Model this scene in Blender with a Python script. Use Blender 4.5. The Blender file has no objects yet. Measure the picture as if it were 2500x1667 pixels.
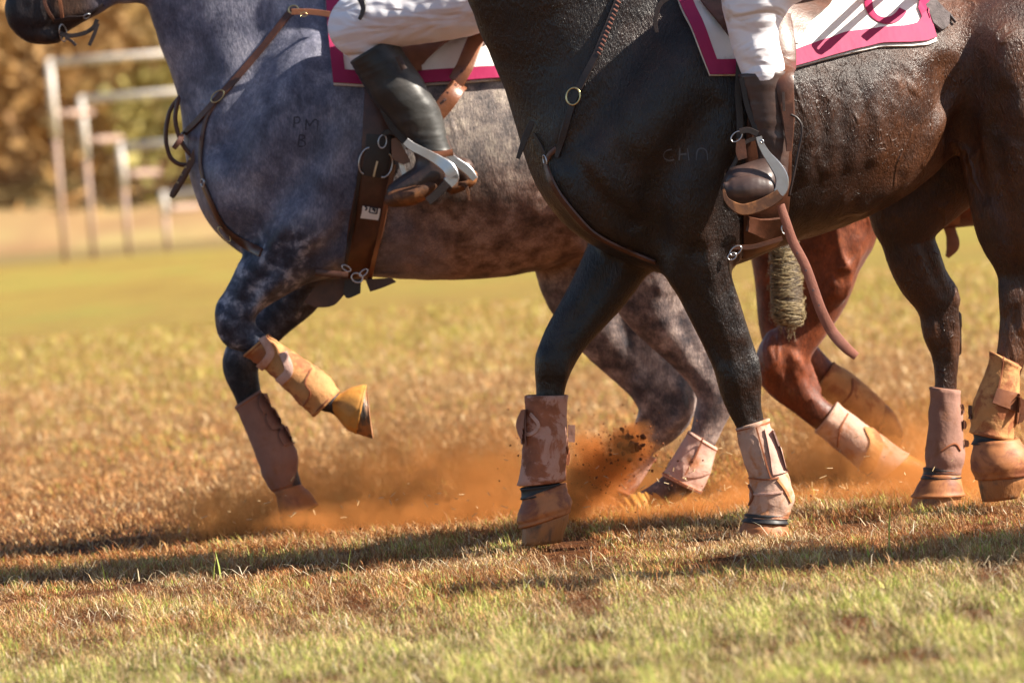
import bpy, bmesh, math, random
import numpy as np
from mathutils import Vector, Matrix, noise
from mathutils.bvhtree import BVHTree
R = math.radians
random.seed(7); rng = np.random.default_rng(11)
S = bpy.context.scene
COL = S.collection

# ---------------------------------------------------------------- camera
FPX = 13553.0; CX, CY = 1250.0, 833.5          # focal length and centre in pixels of the 2500 px photograph
CAM = Vector((0, -15.0, 1.0))
PITCH, ROLL = math.atan(386.0 / FPX), R(4.5)
cd = bpy.data.cameras.new('camera'); cam = bpy.data.objects.new('camera', cd); COL.objects.link(cam)
RM = Matrix.Rotation(math.pi / 2 - PITCH, 3, 'X') @ Matrix.Rotation(-ROLL, 3, 'Z')
cam.matrix_world = Matrix.Translation(CAM) @ RM.to_4x4()
cd.sensor_width = 36; cd.lens = FPX / 2500 * 36; cd.clip_end = 3000; cd.clip_start = 0.5
cd.dof.use_dof = True; cd.dof.focus_distance = 14.8; cd.dof.aperture_fstop = 5.0
S.camera = cam

# ---------------------------------------------------------------- light
SUN_EL, SUN_AZ = 38.0, -13.0                    # azimuth of the sun from +X, negative = towards the camera
sd = Vector((math.cos(R(SUN_EL)) * math.cos(R(SUN_AZ)), math.cos(R(SUN_EL)) * math.sin(R(SUN_AZ)), math.sin(R(SUN_EL))))
w = bpy.data.worlds.new('World'); S.world = w; w.use_nodes = True
nt = w.node_tree; sky = nt.nodes.new('ShaderNodeTexSky'); sky.sky_type = 'NISHITA'; sky.sun_disc = False
sky.sun_elevation = R(SUN_EL); sky.sun_rotation = math.atan2(sd.x, sd.y); sky.dust_density = 1.0
nt.links.new(sky.outputs[0], nt.nodes['Background'].inputs[0]); nt.nodes['Background'].inputs[1].default_value = 0.06
ld = bpy.data.lights.new('sun', 'SUN'); ld.energy = 5.0; ld.angle = R(0.5); ld.color = (1.0, 0.91, 0.78)
lo = bpy.data.objects.new('sun', ld); COL.objects.link(lo); lo.rotation_euler = sd.to_track_quat('Z', 'Y').to_euler()
S.view_settings.view_transform = 'Standard'; S.view_settings.look = 'None'; S.view_settings.exposure = 1.32
S.cycles.volume_step_rate = 1.0; S.cycles.volume_max_steps = 160; S.cycles.volume_bounces = 1
S.cycles.max_bounces = 6; S.cycles.transparent_max_bounces = 8

# ---------------------------------------------------------------- helpers
def ray(u, v):
    d = RM @ Vector(((u - CX) / FPX, -(v - CY) / FPX, -1.0)); return d
def P(u, v, D):                                 # the point seen at photograph pixel (u, v), D metres in front of the camera
    d = ray(u, v); return CAM + d * (D / d.y)
def px(r, D): return r * D / FPX

def rawmesh(name, V, quads=None, tris=None, smooth=True):
    V = np.asarray(V, dtype=np.float32); me = bpy.data.meshes.new(name)
    nq = 0 if quads is None else len(quads); nt_ = 0 if tris is None else len(tris)
    loops = np.concatenate([np.asarray(a, dtype=np.int32).ravel() for a in (quads, tris) if a is not None and len(a)])
    me.vertices.add(len(V)); me.vertices.foreach_set('co', V.ravel())
    me.loops.add(len(loops)); me.loops.foreach_set('vertex_index', loops)
    me.polygons.add(nq + nt_)
    st = np.concatenate([np.arange(nq) * 4, nq * 4 + np.arange(nt_) * 3]).astype(np.int32)
    me.polygons.foreach_set('loop_start', st)
    me.polygons.foreach_set('use_smooth', np.full(nq + nt_, smooth))
    me.update(calc_edges=True); me.validate()
    return me

def obj(name, me, mat=None, parent=None):
    o = bpy.data.objects.new(name, me); COL.objects.link(o)
    if mat and me: me.materials.append(mat)
    if parent:
        bpy.context.view_layer.update()
        o.parent = parent; o.matrix_parent_inverse = parent.matrix_world.inverted()
    return o
def tag(o, label, cat, group=None, kind=None):
    o['label'] = label
    if cat: o['category'] = cat
    if group: o['group'] = group
    if kind: o['kind'] = kind
    return o
def thing(name, loc, label, cat, group=None):
    o = bpy.data.objects.new(name, None); COL.objects.link(o); o.location = loc; o.empty_display_size = .1
    bpy.context.view_layer.update()
    return tag(o, label, cat, group)

def catmull(pts, n):
    pts = [np.asarray(p, float) for p in pts]
    if len(pts) < 3: return [pts[0] + (pts[1] - pts[0]) * t for t in np.linspace(0, 1, n + 1)]
    Q = [2 * pts[0] - pts[1]] + pts + [2 * pts[-1] - pts[-2]]; out = []
    for i in range(1, len(Q) - 2):
        a, b, c, d = Q[i - 1], Q[i], Q[i + 1], Q[i + 2]
        for t in np.linspace(0, 1, n, endpoint=False):
            out.append(.5 * ((2 * b) + (c - a) * t + (2 * a - 5 * b + 4 * c - d) * t * t + (3 * b - a - 3 * c + d) * t ** 3))
    out.append(pts[-1]); return out

# ---- bodies: smooth union of rounded cones on a grid, surfaced with surface nets
class Body:
    def __init__(s, lo, hi, h):
        s.lo = np.array(lo, float); s.h = h; s.n = np.ceil((np.array(hi) - s.lo) / h).astype(int) + 1
        s.F = np.full(s.n, 1.0, np.float32)
        s.ax = [s.lo[i] + h * np.arange(s.n[i]) for i in range(3)]
    def _box(s, A, B, m):
        i0 = np.maximum(((np.minimum(A, B) - m - s.lo) / s.h).astype(int), 0)
        i1 = np.minimum(((np.maximum(A, B) + m - s.lo) / s.h).astype(int) + 2, s.n); return i0, i1
    def chain(s, nodes, D, sy=1.0, k=.03, n=3, cut=False):
        # nodes: (u, v, r) in photo pixels, D = depth or function(u)->depth; hard union along the chain, smooth union with the rest
        Df = D if callable(D) else (lambda u: D)
        pts = catmull([np.array(q, float) for q in nodes], n) if len(nodes) > 1 else [np.array(nodes[0], float)] * 2
        s.world_chain([(np.array(P(q[0], q[1], Df(q[0]))), px(q[2], Df(q[0]))) for q in pts], sy, k, cut)
    def front(s, u, v):
        d = np.array(ray(u, v)); d = d / d[1]; c0 = np.array(CAM)
        for y in np.arange(s.ax[1][0], s.ax[1][-1], s.h * .5):
            p = c0 + d * (y + 15.0); i = np.round((p - s.lo) / s.h).astype(int)
            if (i < 0).any() or (i >= s.n).any(): continue
            if s.F[tuple(i)] < 0: return p + d * float(s.F[tuple(i)]), d / np.linalg.norm(d)
        return None, None
    def relief(s, nodes, amp, cut=False, k=.02, n=4):
        # raised muscle / vein (amp in metres) or groove laid on the side facing the camera
        W = []; pts = catmull([np.array(q, float) for q in nodes], n) if len(nodes) > 1 else [np.array(nodes[0], float)] * 2
        for i, q in enumerate(pts):
            p, d = s.front(q[0], q[1])
            if p is None: continue
            r_ = px(q[2], p[1] + 15); e = math.sin(math.pi * (i + .6) / (len(pts) + .2)) ** .5 if len(pts) > 2 else 1
            W.append((p + d * (r_ - amp * e) * (1 if not cut else -1), r_))
        if len(W) > 1: s.world_chain(W, 1.0, k, cut)
    def world_chain(s, W, sy, k, cut):
        m = max(r_ for _, r_ in W) * max(1, sy) + k + .02
        g0, g1 = s._box(np.min([p for p, _ in W], 0), np.max([p for p, _ in W], 0), m)
        if (g1 <= g0).any(): return
        T = np.full(g1 - g0, 9.0, np.float32)
        for (A, ra), (B, rb) in zip(W[:-1], W[1:]):
            i0, i1 = s._box(A, B, max(ra, rb) * max(1, sy) + k + .02)
            if (i1 <= i0).any(): continue
            X = s.ax[0][i0[0]:i1[0], None, None]; Y = s.ax[1][None, i0[1]:i1[1], None]; Z = s.ax[2][None, None, i0[2]:i1[2]]
            b = B - A; b = np.array([b[0], b[1] / sy, b[2]]); L = max(b @ b, 1e-9)
            qx, qy, qz = X - A[0], (Y - A[1]) / sy, Z - A[2]
            t = np.clip((qx * b[0] + qy * b[1] + qz * b[2]) / L, 0, 1)
            d = np.sqrt((qx - t * b[0]) ** 2 + (qy - t * b[1]) ** 2 + (qz - t * b[2]) ** 2) - (ra + (rb - ra) * t)
            sl = tuple(slice(p - q, r_ - q) for p, r_, q in zip(i0, i1, g0)); T[sl] = np.minimum(T[sl], d)
        sl = tuple(slice(p, q) for p, q in zip(g0, g1)); F = s.F[sl]
        if cut:
            T = -T; h = np.clip(.5 - .5 * (F - T) / k, 0, 1); s.F[sl] = np.where(T < -8, F, F * (1 - h) + T * h + k * h * (1 - h))
        else:
            h = np.clip(.5 + .5 * (T - F) / k, 0, 1); s.F[sl] = np.where(T > 8, F, T * (1 - h) + F * h - k * h * (1 - h))
    def mesh(s, name, smooth_it=2):
        F = s.F; ins = F < 0; h = s.h
        c = [slice(0, -1), slice(1, None)]
        cnt = sum(ins[c[i], c[j], c[k]].astype(np.int8) for i in (0, 1) for j in (0, 1) for k in (0, 1))
        act = (cnt > 0) & (cnt < 8); idx = np.full(act.shape, -1, np.int64); cells = np.argwhere(act); idx[act] = np.arange(len(cells))
        acc = np.zeros((len(cells), 3)); num = np.zeros(len(cells))
        off = [(i, j, k) for i in (0, 1) for j in (0, 1) for k in (0, 1)]
        for a in off:
            for ax in range(3):
                if a[ax]: continue
                b = list(a); b[ax] = 1
                fa = F[tuple((cells + a).T)]; fb = F[tuple((cells + b).T)]
                m = (fa < 0) != (fb < 0); t = np.where(m, fa / np.where(m, fa - fb, 1), 0)
                p = np.tile(np.array(a, float), (len(cells), 1)); p[:, ax] += t
                acc[m] += p[m]; num[m] += 1
        V = (cells + acc / num[:, None]) * h + s.lo
        quads = []
        for ax in range(3):
            A = [slice(None)] * 3; Bq = [slice(None)] * 3; A[ax] = slice(0, -1); Bq[ax] = slice(1, None)
            f0 = ins[tuple(A)]; f1 = ins[tuple(Bq)]; o1, o2 = [(1, 2), (2, 0), (0, 1)][ax]
            for flip in (0, 1):
                e = np.argwhere((f0 & ~f1) if not flip else (~f0 & f1))
                e = e[(e[:, o1] > 0) & (e[:, o2] > 0) & (e[:, o1] < s.n[o1] - 1) & (e[:, o2] < s.n[o2] - 1)]
                d1 = np.zeros(3, int); d1[o1] = 1; d2 = np.zeros(3, int); d2[o2] = 1
                q = [idx[tuple(x.T)] for x in (e - d1 - d2, e - d2, e, e - d1)]
                quads.append(np.stack(q if not flip else q[::-1], 1))
        Q = np.concatenate(quads); Q = Q[(Q >= 0).all(1)]
        for _ in range(smooth_it):
            sm = np.zeros_like(V); nn = np.zeros(len(V))
            for a, b in ((0, 1), (1, 2), (2, 3), (3, 0)):
                np.add.at(sm, Q[:, a], V[Q[:, b]]); np.add.at(nn, Q[:, a], 1)
                np.add.at(sm, Q[:, b], V[Q[:, a]]); np.add.at(nn, Q[:, b], 1)
            V = V * .5 + .5 * sm / np.maximum(nn, 1)[:, None]
        s.V, s.Q = V, Q
        s.bvh = BVHTree.FromPolygons([Vector(v) for v in V], [tuple(q) for q in Q.tolist()])
        return rawmesh(name, V, quads=Q)

def hit(u, v, bvh, D0):
    d = ray(u, v).normalized(); loc, n, i, dist = bvh.ray_cast(CAM, d)
    if loc is None: return P(u, v, D0), Vector((0, -1, 0)), False
    return loc, (n if n.dot(d) < 0 else -n), True

def grid_mesh(name, G, thick=0, closed_u=False):
    # G[i][j] points; quads between; optional solidify outward by thick
    ni, nj = len(G), len(G[0]); V = [tuple(p) for r_ in G for p in r_]; Q = []
    for i in range(ni - 1):
        for j in range(nj - (0 if closed_u else 1)):
            a, b = i * nj + j, i * nj + (j + 1) % nj; Q.append((a, b, b + nj, a + nj))
    me = rawmesh(name, V, quads=Q)
    if thick:
        bm = bmesh.new(); bm.from_mesh(me); bmesh.ops.recalc_face_normals(bm, faces=bm.faces[:])
        bmesh.ops.solidify(bm, geom=bm.faces[:], thickness=thick); bm.to_mesh(me); bm.free()
        for p in me.polygons: p.use_smooth = True
    return me

def sleeve(name, pairs, D, sy=1.0, nseg=40, sub=6, rim=.004, wob=.0015, freq=30, mat=None, parent=None, ridges=0, caps=False, seed=0, thick=.007, ribs=0, grow0=0.0):
    # open tube whose two silhouette edges run through the given pixel pairs
    rows = catmull([np.array(p, float) for p in pairs], sub); G = []; nr = len(rows)
    cen = []
    for i, (a, b, c, d) in enumerate(rows):
        L, Rr = P(a, b, D), P(c, d, D); C = (L + Rr) / 2; h_ = (Rr - L) / 2; cen.append((C, h_))
    def ringpts(i, grow, along=0.0):
        C, h_ = cen[i]; t = (cen[min(i + 1, nr - 1)][0] - cen[max(i - 1, 0)][0]).normalized()
        r = h_.length; a = h_.normalized(); out = []
        for j in range(nseg):
            ph = 2 * math.pi * j / nseg
            e = grow
            if ridges: e += .0035 * (abs(math.sin(ph * ridges / 2)) - .5) * min(1, i / nr * 1.5)
            if ribs: e += .003 * math.sin(i / nr * ribs * 2 * math.pi)
            p = C + a * (math.cos(ph) * (r + e)) + Vector((0, 1, 0)) * (math.sin(ph) * (r + e) * sy) + t * along
            q = p * freq + Vector((seed, 0, 0)); nrm = (p - C - t * along).normalized()
            p = p + nrm * (wob * (noise.noise(q) + .5 * noise.noise(q * 2.3)) + wob * .9 * abs(noise.noise(Vector((ph * .4, (i + seed) * .45, seed))))); out.append(p)
        return out
    if caps: G.append([cen[0][0]] * nseg)
    else:
        G.append(ringpts(0, -thick, .012)); G.append(ringpts(0, -thick * .9, 0)); G.append(ringpts(0, -thick * .3, -.003))
    for i in range(nr):
        e = grow0 * (math.sin(math.pi * i / (nr - 1)) ** .5 if grow0 else 0)
        if rim and not caps: e = rim * (math.exp(-(i / 1.1) ** 2) + math.exp(-((nr - 1 - i) / 1.1) ** 2))
        G.append(ringpts(i, e))
    if caps: G.append([cen[-1][0]] * nseg)
    else:
        G.append(ringpts(nr - 1, -thick * .3, .003)); G.append(ringpts(nr - 1, -thick * .9, 0)); G.append(ringpts(nr - 1, -thick, -.012))
    o = obj(name, grid_mesh(name, G, closed_u=True), mat, parent)
    if name == 'leg_boot':
        e0, e1 = [np.array(p, float) for p in pairs[:2]]; f0, f1 = [np.array(p, float) for p in pairs[-2:]]
        L = lambda a, b_, w_: a + (b_ - a) * min(.45, w_ / max(1.0, np.linalg.norm((b_ - a)[:2])))
        for a, b_ in ((e0, e1), (f1, f0)):
            g_ = [tuple(e0), tuple(L(e0, e1, 8))] if a is e0 else [tuple(L(f0 * 0 + f1, f0, 8)), tuple(f1)]
            q_ = sleeve('binding', g_, D, sy, nseg, 4, rim=.0, wob=.001, mat=M['rim'], parent=o, seed=seed, thick=.003, grow0=.0035)
    return o

def bv(o): return BVHTree.FromPolygons([o.matrix_world @ v.co for v in o.data.vertices], [tuple(p.vertices) for p in o.data.polygons])
def ribbon(name, pts, wpx, mat, parent, bvh=None, D=15, off=.004, thick=.003, n=8, round_=False, mesh_only=False):
    # flat strap through pixel points; lies on bvh where it hits, else at depth D (number, or list of depths per point)
    Ds = D if isinstance(D, (list, tuple)) else [D] * len(pts)
    ww = wpx if isinstance(wpx, (list, tuple)) else [wpx] * len(pts)
    rows = catmull([np.array((p[0], p[1], d, w_), float) for p, d, w_ in zip(pts, Ds, ww)], n)
    C = []
    for u, v, d, w_ in rows:
        if bvh: loc, nn, ok = hit(u, v, bvh, d)
        else: loc, nn = P(u, v, d), Vector((0, -1, 0))
        C.append([loc, nn, px(w_, d) / 2])
    for _ in range(2):
        for i in range(1, len(C) - 1):
            C[i][0] = (C[i - 1][0] + C[i][0] * 2 + C[i + 1][0]) / 4; C[i][1] = (C[i - 1][1] + C[i][1] + C[i + 1][1]).normalized()
    G = []
    for i, (p, nn, hw) in enumerate(C):
        t = (C[min(i + 1, len(C) - 1)][0] - C[max(i - 1, 0)][0]).normalized(); s = t.cross(nn).normalized(); nn = s.cross(t).normalized()
        o_ = p + nn * off
        if nn.dot(Vector((0, -1, 0))) < 0 and not bvh: pass
        prof = [(-1, 0), (-1, .7), (-.86, 1), (.86, 1), (1, .7), (1, 0)]
        if round_: prof = [(math.cos(a), .5 + math.sin(a) * .9) for a in np.linspace(0, 2 * math.pi, 9)[:-1]]
        G.append([o_ + s * (a * hw) + nn * (b * thick) for a, b in prof])
    m0 = sum((p for p in G[0]), Vector()) / len(G[0]); m1 = sum((p for p in G[-1]), Vector()) / len(G[-1])
    G = [[m0] * len(G[0])] + G + [[m1] * len(G[0])]
    me = grid_mesh(name, G, closed_u=True)
    if not round_: me.set_sharp_from_angle(angle=R(40))
    if mesh_only: return me
    return obj(name, me, mat, parent)

def patch(name, pairs, mat, parent, bvh, D, off=.003, thick=.004, n=6, m=8):
    # sheet of leather or cloth between pixel pairs, lying on bvh, with real thickness
    rows = catmull([np.array(p, float) for p in pairs], n); F, K = [], []
    for a, b, c, d in rows:
        f_, k_ = [], []
        for t in np.linspace(0, 1, m):
            u, v = a + (c - a) * t, b + (d - b) * t
            if bvh: loc, nn, ok = hit(u, v, bvh, D)
            else: loc, nn = P(u, v, D), Vector((0, -1, 0))
            k_.append(loc + nn * off); f_.append(loc + nn * (off + thick))
        F.append(f_); K.append(k_)
    G = [f + k[::-1] for f, k in zip(F, K)]
    c0 = [sum(G[0], Vector()) / len(G[0])] * len(G[0]); c1 = [sum(G[-1], Vector()) / len(G[-1])] * len(G[0])
    G = [K[0] + K[0][::-1]] + G + [K[-1] + K[-1][::-1]]
    me = grid_mesh(name, G, closed_u=True); me.set_sharp_from_angle(angle=R(50)); return obj(name, me, mat, parent)

def hoop(name, c, rx, ry, ang, tube, mat, parent, bvh=None, D=15, off=.008, a0=0, a1=360, tilt=0):
    loc, nn, ok = (hit(c[0], c[1], bvh, D) if bvh else (P(c[0], c[1], D), Vector((0, -1, 0)), True))
    if tilt: nn = (Matrix.Rotation(R(tilt), 3, 'Z') @ nn)
    right = (RM @ Vector((1, 0, 0))); s = (right - nn * right.dot(nn)).normalized(); up = nn.cross(s) * -1
    if up.z < 0: up = -up
    rx, ry, tb = px(rx, D), px(ry, D), px(tube, D) * .72; N = 28; G = []
    full = abs(a1 - a0) >= 360
    for i in range(N + 1):
        th = R(a0 + (a1 - a0) * i / N); ca, sa = math.cos(R(ang)), math.sin(R(ang))
        x, y = rx * math.cos(th), ry * math.sin(th); dx, dy = rx * math.cos(th), ry * math.sin(th)
        q = lambda x, y: s * (x * ca - y * sa) + up * (x * sa + y * ca)
        ctr = loc + nn * off + q(x, y); rad = q(dx, dy).normalized()
        G.append([ctr + rad * (tb * math.cos(f)) + nn * (tb * math.sin(f)) for f in np.linspace(0, 2 * math.pi, 9)[:-1]])
    return obj(name, grid_mesh(name, G, closed_u=True), mat, parent)

# ---------------------------------------------------------------- materials
class Mat:
    def __init__(s, name):
        s.m = bpy.data.materials.new(name); s.m.use_nodes = True; s.t = s.m.node_tree; s.N = s.t.nodes; s.L = s.t.links
        s.b = s.N['Principled BSDF']; s.tc = s.N.new('ShaderNodeTexCoord'); s.o = s.tc.outputs['Object']
    def inp(s, sock, v):
        if isinstance(v, bpy.types.NodeSocket): s.L.new(v, sock)
        elif v is not None: sock.default_value = v
    def set(s, **k):
        for a, v in k.items(): s.inp(s.b.inputs[a.replace('_', ' ')], v)
        return s
    def noise(s, scale, detail=4, rough=.55, stretch=None, vec=None, dist=0):
        n = s.N.new('ShaderNodeTexNoise'); n.inputs['Scale'].default_value = scale; n.inputs['Detail'].default_value = detail
        n.inputs['Roughness'].default_value = rough; n.inputs['Distortion'].default_value = dist; vec = vec or s.o
        if stretch:
            mp = s.N.new('ShaderNodeMapping'); mp.inputs['Scale'].default_value = stretch[:3]
            if len(stretch) > 3: mp.inputs['Rotation'].default_value = (0, R(stretch[3]), 0)
            s.L.new(vec, mp.inputs['Vector']); vec = mp.outputs[0]
        s.L.new(vec, n.inputs['Vector']); return n.outputs['Fac']
    def ramp(s, fac, stops, interp='LINEAR'):
        r = s.N.new('ShaderNodeValToRGB'); e = r.color_ramp.elements; r.color_ramp.interpolation = interp
        while len(e) > 1: e.remove(e[-1])
        e[0].position = stops[0][0]; e[0].color = tuple(stops[0][1]) + (1,) if hasattr(stops[0][1], '__len__') else (stops[0][1],) * 3 + (1,)
        for p, c in stops[1:]:
            q = e.new(p); q.color = tuple(c) + (1,) if hasattr(c, '__len__') else (c, c, c, 1)
        s.L.new(fac, r.inputs[0]); return r.outputs[0]
    def mix(s, fac, a, b, mode='MIX'):
        m = s.N.new('ShaderNodeMix'); m.data_type = 'RGBA'; m.blend_type = mode
        s.inp(m.inputs[0], fac)
        for i, v in ((6, a), (7, b)):
            if isinstance(v, bpy.types.NodeSocket): s.L.new(v, m.inputs[i])
            else: m.inputs[i].default_value = tuple(v) + (1,)
        return m.outputs[2]
    def math(s, op, a, b=0.0, c=None, clamp=False):
        m = s.N.new('ShaderNodeMath'); m.operation = op; m.use_clamp = clamp; s.inp(m.inputs[0], a); s.inp(m.inputs[1], b)
        if c is not None: s.inp(m.inputs[2], c)
        return m.outputs[0]
    def sep(s, vec=None):
        n = s.N.new('ShaderNodeSeparateXYZ'); s.L.new(vec or s.o, n.inputs[0]); return n.outputs
    def smooth(s, v, a, b):
        n = s.N.new('ShaderNodeMapRange'); n.interpolation_type = 'SMOOTHSTEP'; s.inp(n.inputs[0], v)
        n.inputs[1].default_value = a; n.inputs[2].default_value = b; n.inputs[3].default_value = 0; n.inputs[4].default_value = 1; return n.outputs[0]
    def bump(s, h, strength=.5, dist=.005, base=None):
        n = s.N.new('ShaderNodeBump'); n.inputs['Strength'].default_value = strength; n.inputs['Distance'].default_value = dist
        s.L.new(h, n.inputs['Height'])
        if base: s.L.new(base, n.inputs['Normal'])
        return n.outputs[0]
    def vor(s, scale, warp=.0, stretch=None):
        vec = s.o
        if stretch:
            mp = s.N.new('ShaderNodeMapping'); mp.inputs['Scale'].default_value = stretch[:3]
            if len(stretch) > 3: mp.inputs['Rotation'].default_value = (0, R(stretch[3]), 0)
            s.L.new(vec, mp.inputs['Vector']); vec = mp.outputs[0]
        if warp:
            n = s.N.new('ShaderNodeTexNoise'); n.inputs['Scale'].default_value = scale * .9; n.inputs['Detail'].default_value = 3; s.L.new(vec, n.inputs['Vector'])
            mm = s.N.new('ShaderNodeVectorMath'); mm.operation = 'MULTIPLY_ADD'; s.L.new(n.outputs['Color'], mm.inputs[0])
            mm.inputs[1].default_value = (warp,) * 3; s.L.new(vec, mm.inputs[2]); vec = mm.outputs[0]
        v = s.N.new('ShaderNodeTexVoronoi'); v.feature = 'DISTANCE_TO_EDGE'; v.inputs['Scale'].default_value = scale; s.L.new(vec, v.inputs['Vector'])
        return v.outputs['Distance']

def coat(name, dark, mid, light, patch_scale=8, rough=(.35, .6), sheen_dir=20, veins=.5, vein_x=None, hair=.5, extra=None, spec=.5, contrast=(.35, .65)):
    m = Mat(name); n1 = m.noise(patch_scale, 5, .62, dist=.4); c = m.ramp(n1, [(contrast[0], dark), ((contrast[0] + contrast[1]) / 2, mid), (contrast[1], light)])
    n2 = m.noise(60, 3, .6, stretch=(1, 1, .5, sheen_dir)); c = m.mix(m.smooth(n2, .3, .75), c, m.mix(1.0, c, (1.5, 1.45, 1.4), 'MULTIPLY'))
    if extra: c = extra(m, c)
    hairn = m.noise(330, 2, .7, stretch=(1, 1, .22, sheen_dir), dist=.3)
    hb = m.noise(140, 3, .65, stretch=(1, 1, .35, sheen_dir))
    nb = m.bump(hairn, .8 * hair, .0022); nb = m.bump(hb, .7 * hair, .004, nb)
    c = m.mix(m.smooth(hairn, .35, .7), m.mix(1.0, c, (.72, .72, .74), 'MULTIPLY'), m.mix(1.0, c, (1.35, 1.3, 1.25), 'MULTIPLY'))
    v = m.vor(6, .35, stretch=(1, 1, .5, -25)); vv = m.math('SUBTRACT', 1.0, m.smooth(v, 0, .11))
    msk = m.smooth(m.noise(7.0, 2), .48, .66)
    if vein_x:
        x = m.sep()[0]; msk = m.math('MULTIPLY', msk, m.smooth(x, vein_x, vein_x + .12))
    vv = m.math('MULTIPLY', vv, msk); nb = m.bump(vv, veins, .005, nb)
    wr = m.noise(26, 4, .6, stretch=(1, 1, 2.2, 35)); nb = m.bump(wr, .16, .008, nb)
    if vein_x:
        w2 = m.noise(30, 2, .5, stretch=(1, 1, .42, -22), dist=.8); ridge = m.math('SUBTRACT', 1.0, m.smooth(m.math('ABSOLUTE', m.math('SUBTRACT', w2, .5)), 0, .035))
        ridge = m.math('MULTIPLY', ridge, m.math('MULTIPLY', m.smooth(m.noise(9, 2), .5, .62), m.smooth(m.sep()[0], vein_x, vein_x + .12))); nb = m.bump(ridge, .6, .004, nb)
    rn = m.noise(12, 4, .6); rr = m.N.new('ShaderNodeMapRange'); m.L.new(rn, rr.inputs[0]); rr.inputs[1].default_value = .35; rr.inputs[2].default_value = .65; rr.inputs[3].default_value = rough[0]; rr.inputs[4].default_value = rough[1]
    m.set(Base_Color=c, Roughness=rr.outputs[0], Normal=nb); m.b.inputs['Specular IOR Level'].default_value = spec
    m.b.inputs['Sheen Weight'].default_value = .0 if 'bay' in name else .08; m.b.inputs['Sheen Roughness'].default_value = .4
    return m.m

def simple(name, col, rough=.5, metal=0, var=.3, scale=30, bump=.2, bdist=.002, dirt=None, dirt_amt=(.5, .7), dirt_scale=14, spec=.5, extra_bump=None, coat_w=0):
    m = Mat(name); n = m.noise(scale, 4, .6); d = tuple(c * (1 - var) for c in col); l = tuple(min(1, c * (1 + var)) for c in col)
    c = m.ramp(n, [(.3, d), (.7, l)])
    if dirt: c = m.mix(m.smooth(m.noise(dirt_scale, 5, .65, dist=.5), *dirt_amt), c, dirt)
    nb = m.bump(m.noise(scale * 6, 4, .6), bump, bdist)
    if extra_bump: nb = m.bump(m.noise(*extra_bump[:3], stretch=extra_bump[3] if len(extra_bump) > 3 else None), extra_bump[4] if len(extra_bump) > 4 else .6, .01, nb)
    m.set(Base_Color=c, Roughness=rough, Metallic=metal, Normal=nb); m.b.inputs['Specular IOR Level'].default_value = spec
    m.b.inputs['Coat Weight'].default_value = coat_w; m.b.inputs['Coat Roughness'].default_value = .25
    return m.m

def red_legs(z0, z1, col=(.20, .075, .025)):
    def f(m, c):
        z = m.sep()[2]; k = m.math('MULTIPLY', m.math('SUBTRACT', 1.0, m.smooth(z, z0, z1)), m.smooth(m.noise(9, 4), .3, .6))
        return m.mix(k, c, col)
    return f
def grey_extra(m, c):
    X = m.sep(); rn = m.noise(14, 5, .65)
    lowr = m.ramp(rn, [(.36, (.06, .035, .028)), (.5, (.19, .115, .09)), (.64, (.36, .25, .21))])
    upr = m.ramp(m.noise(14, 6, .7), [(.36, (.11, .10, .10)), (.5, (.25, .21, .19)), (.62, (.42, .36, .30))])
    hf = m.smooth(m.math('ADD', X[2], m.math('MULTIPLY', m.math('SUBTRACT', m.noise(5, 4), .5), .35)), .92, 1.08); roan_lit = m.mix(hf, lowr, upr)  # roan coat, with sunlit upper flank and brown ground bounce painted into it
    hl = m.math('MULTIPLY', m.math('SUBTRACT', 1.0, m.smooth(X[2], .66, .80)), m.smooth(X[0], -.1, .05)); roan_lit = m.mix(m.math('MULTIPLY', hl, .8), roan_lit, m.ramp(rn, [(.38, (.05, .045, .055)), (.5, (.15, .12, .12)), (.62, (.34, .28, .26))]))
    k = m.smooth(m.math('ADD', X[0], m.math('MULTIPLY', m.math('SUBTRACT', m.noise(4, 3), .5), .5)), -.50, -.12)
    c = m.mix(k, c, roan_lit)
    # pale dapples on the forearms, dark knees
    dp = m.noise(22, 3, .6, dist=.3); zz = m.math('MULTIPLY', m.smooth(X[2], .42, .52), m.math('SUBTRACT', 1.0, m.smooth(X[2], .86, .98)))
    fl = m.math('MULTIPLY', zz, m.math('SUBTRACT', 1.0, m.smooth(X[0], -.62, -.45)))
    leg = m.ramp(dp, [(.40, (.022, .026, .045)), (.54, (.07, .08, .12)), (.66, (.30, .31, .37))])
    c = m.mix(fl, c, leg)
    kn = m.math('MULTIPLY', m.math('SUBTRACT', 1.0, m.smooth(X[2], .50, .60)), m.math('SUBTRACT', 1.0, m.smooth(X[0], -.3, -.1)))
    c = m.mix(kn, c, m.ramp(dp, [(.4, (.012, .014, .02)), (.68, (.05, .05, .06))]))
    hd = m.math('SUBTRACT', 1.0, m.smooth(X[0], -1.22, -1.10)); c = m.mix(hd, c, m.ramp(m.noise(9, 3), [(.4, (.02, .014, .014)), (.65, (.09, .045, .025))]))
    mz = m.math('SUBTRACT', 1.0, m.smooth(X[0], -1.42, -1.30)); c = m.mix(mz, c, (.012, .011, .016))
    return c
M = {}
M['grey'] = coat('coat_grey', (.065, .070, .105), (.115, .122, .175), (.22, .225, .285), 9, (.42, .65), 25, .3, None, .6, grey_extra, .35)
M['bay'] = coat('coat_dark_bay', (.006, .0045, .005), (.012, .007, .006), (.024, .011, .007), 5, (.28, .48), 25, 1.0, .75, 1.5, lambda m, c: m.mix(m.smooth(m.sep()[0], .75, 1.3), c, m.ramp(m.noise(7, 5), [(.35, (.035, .014, .008)), (.65, (.11, .042, .018))])), .5)
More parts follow.
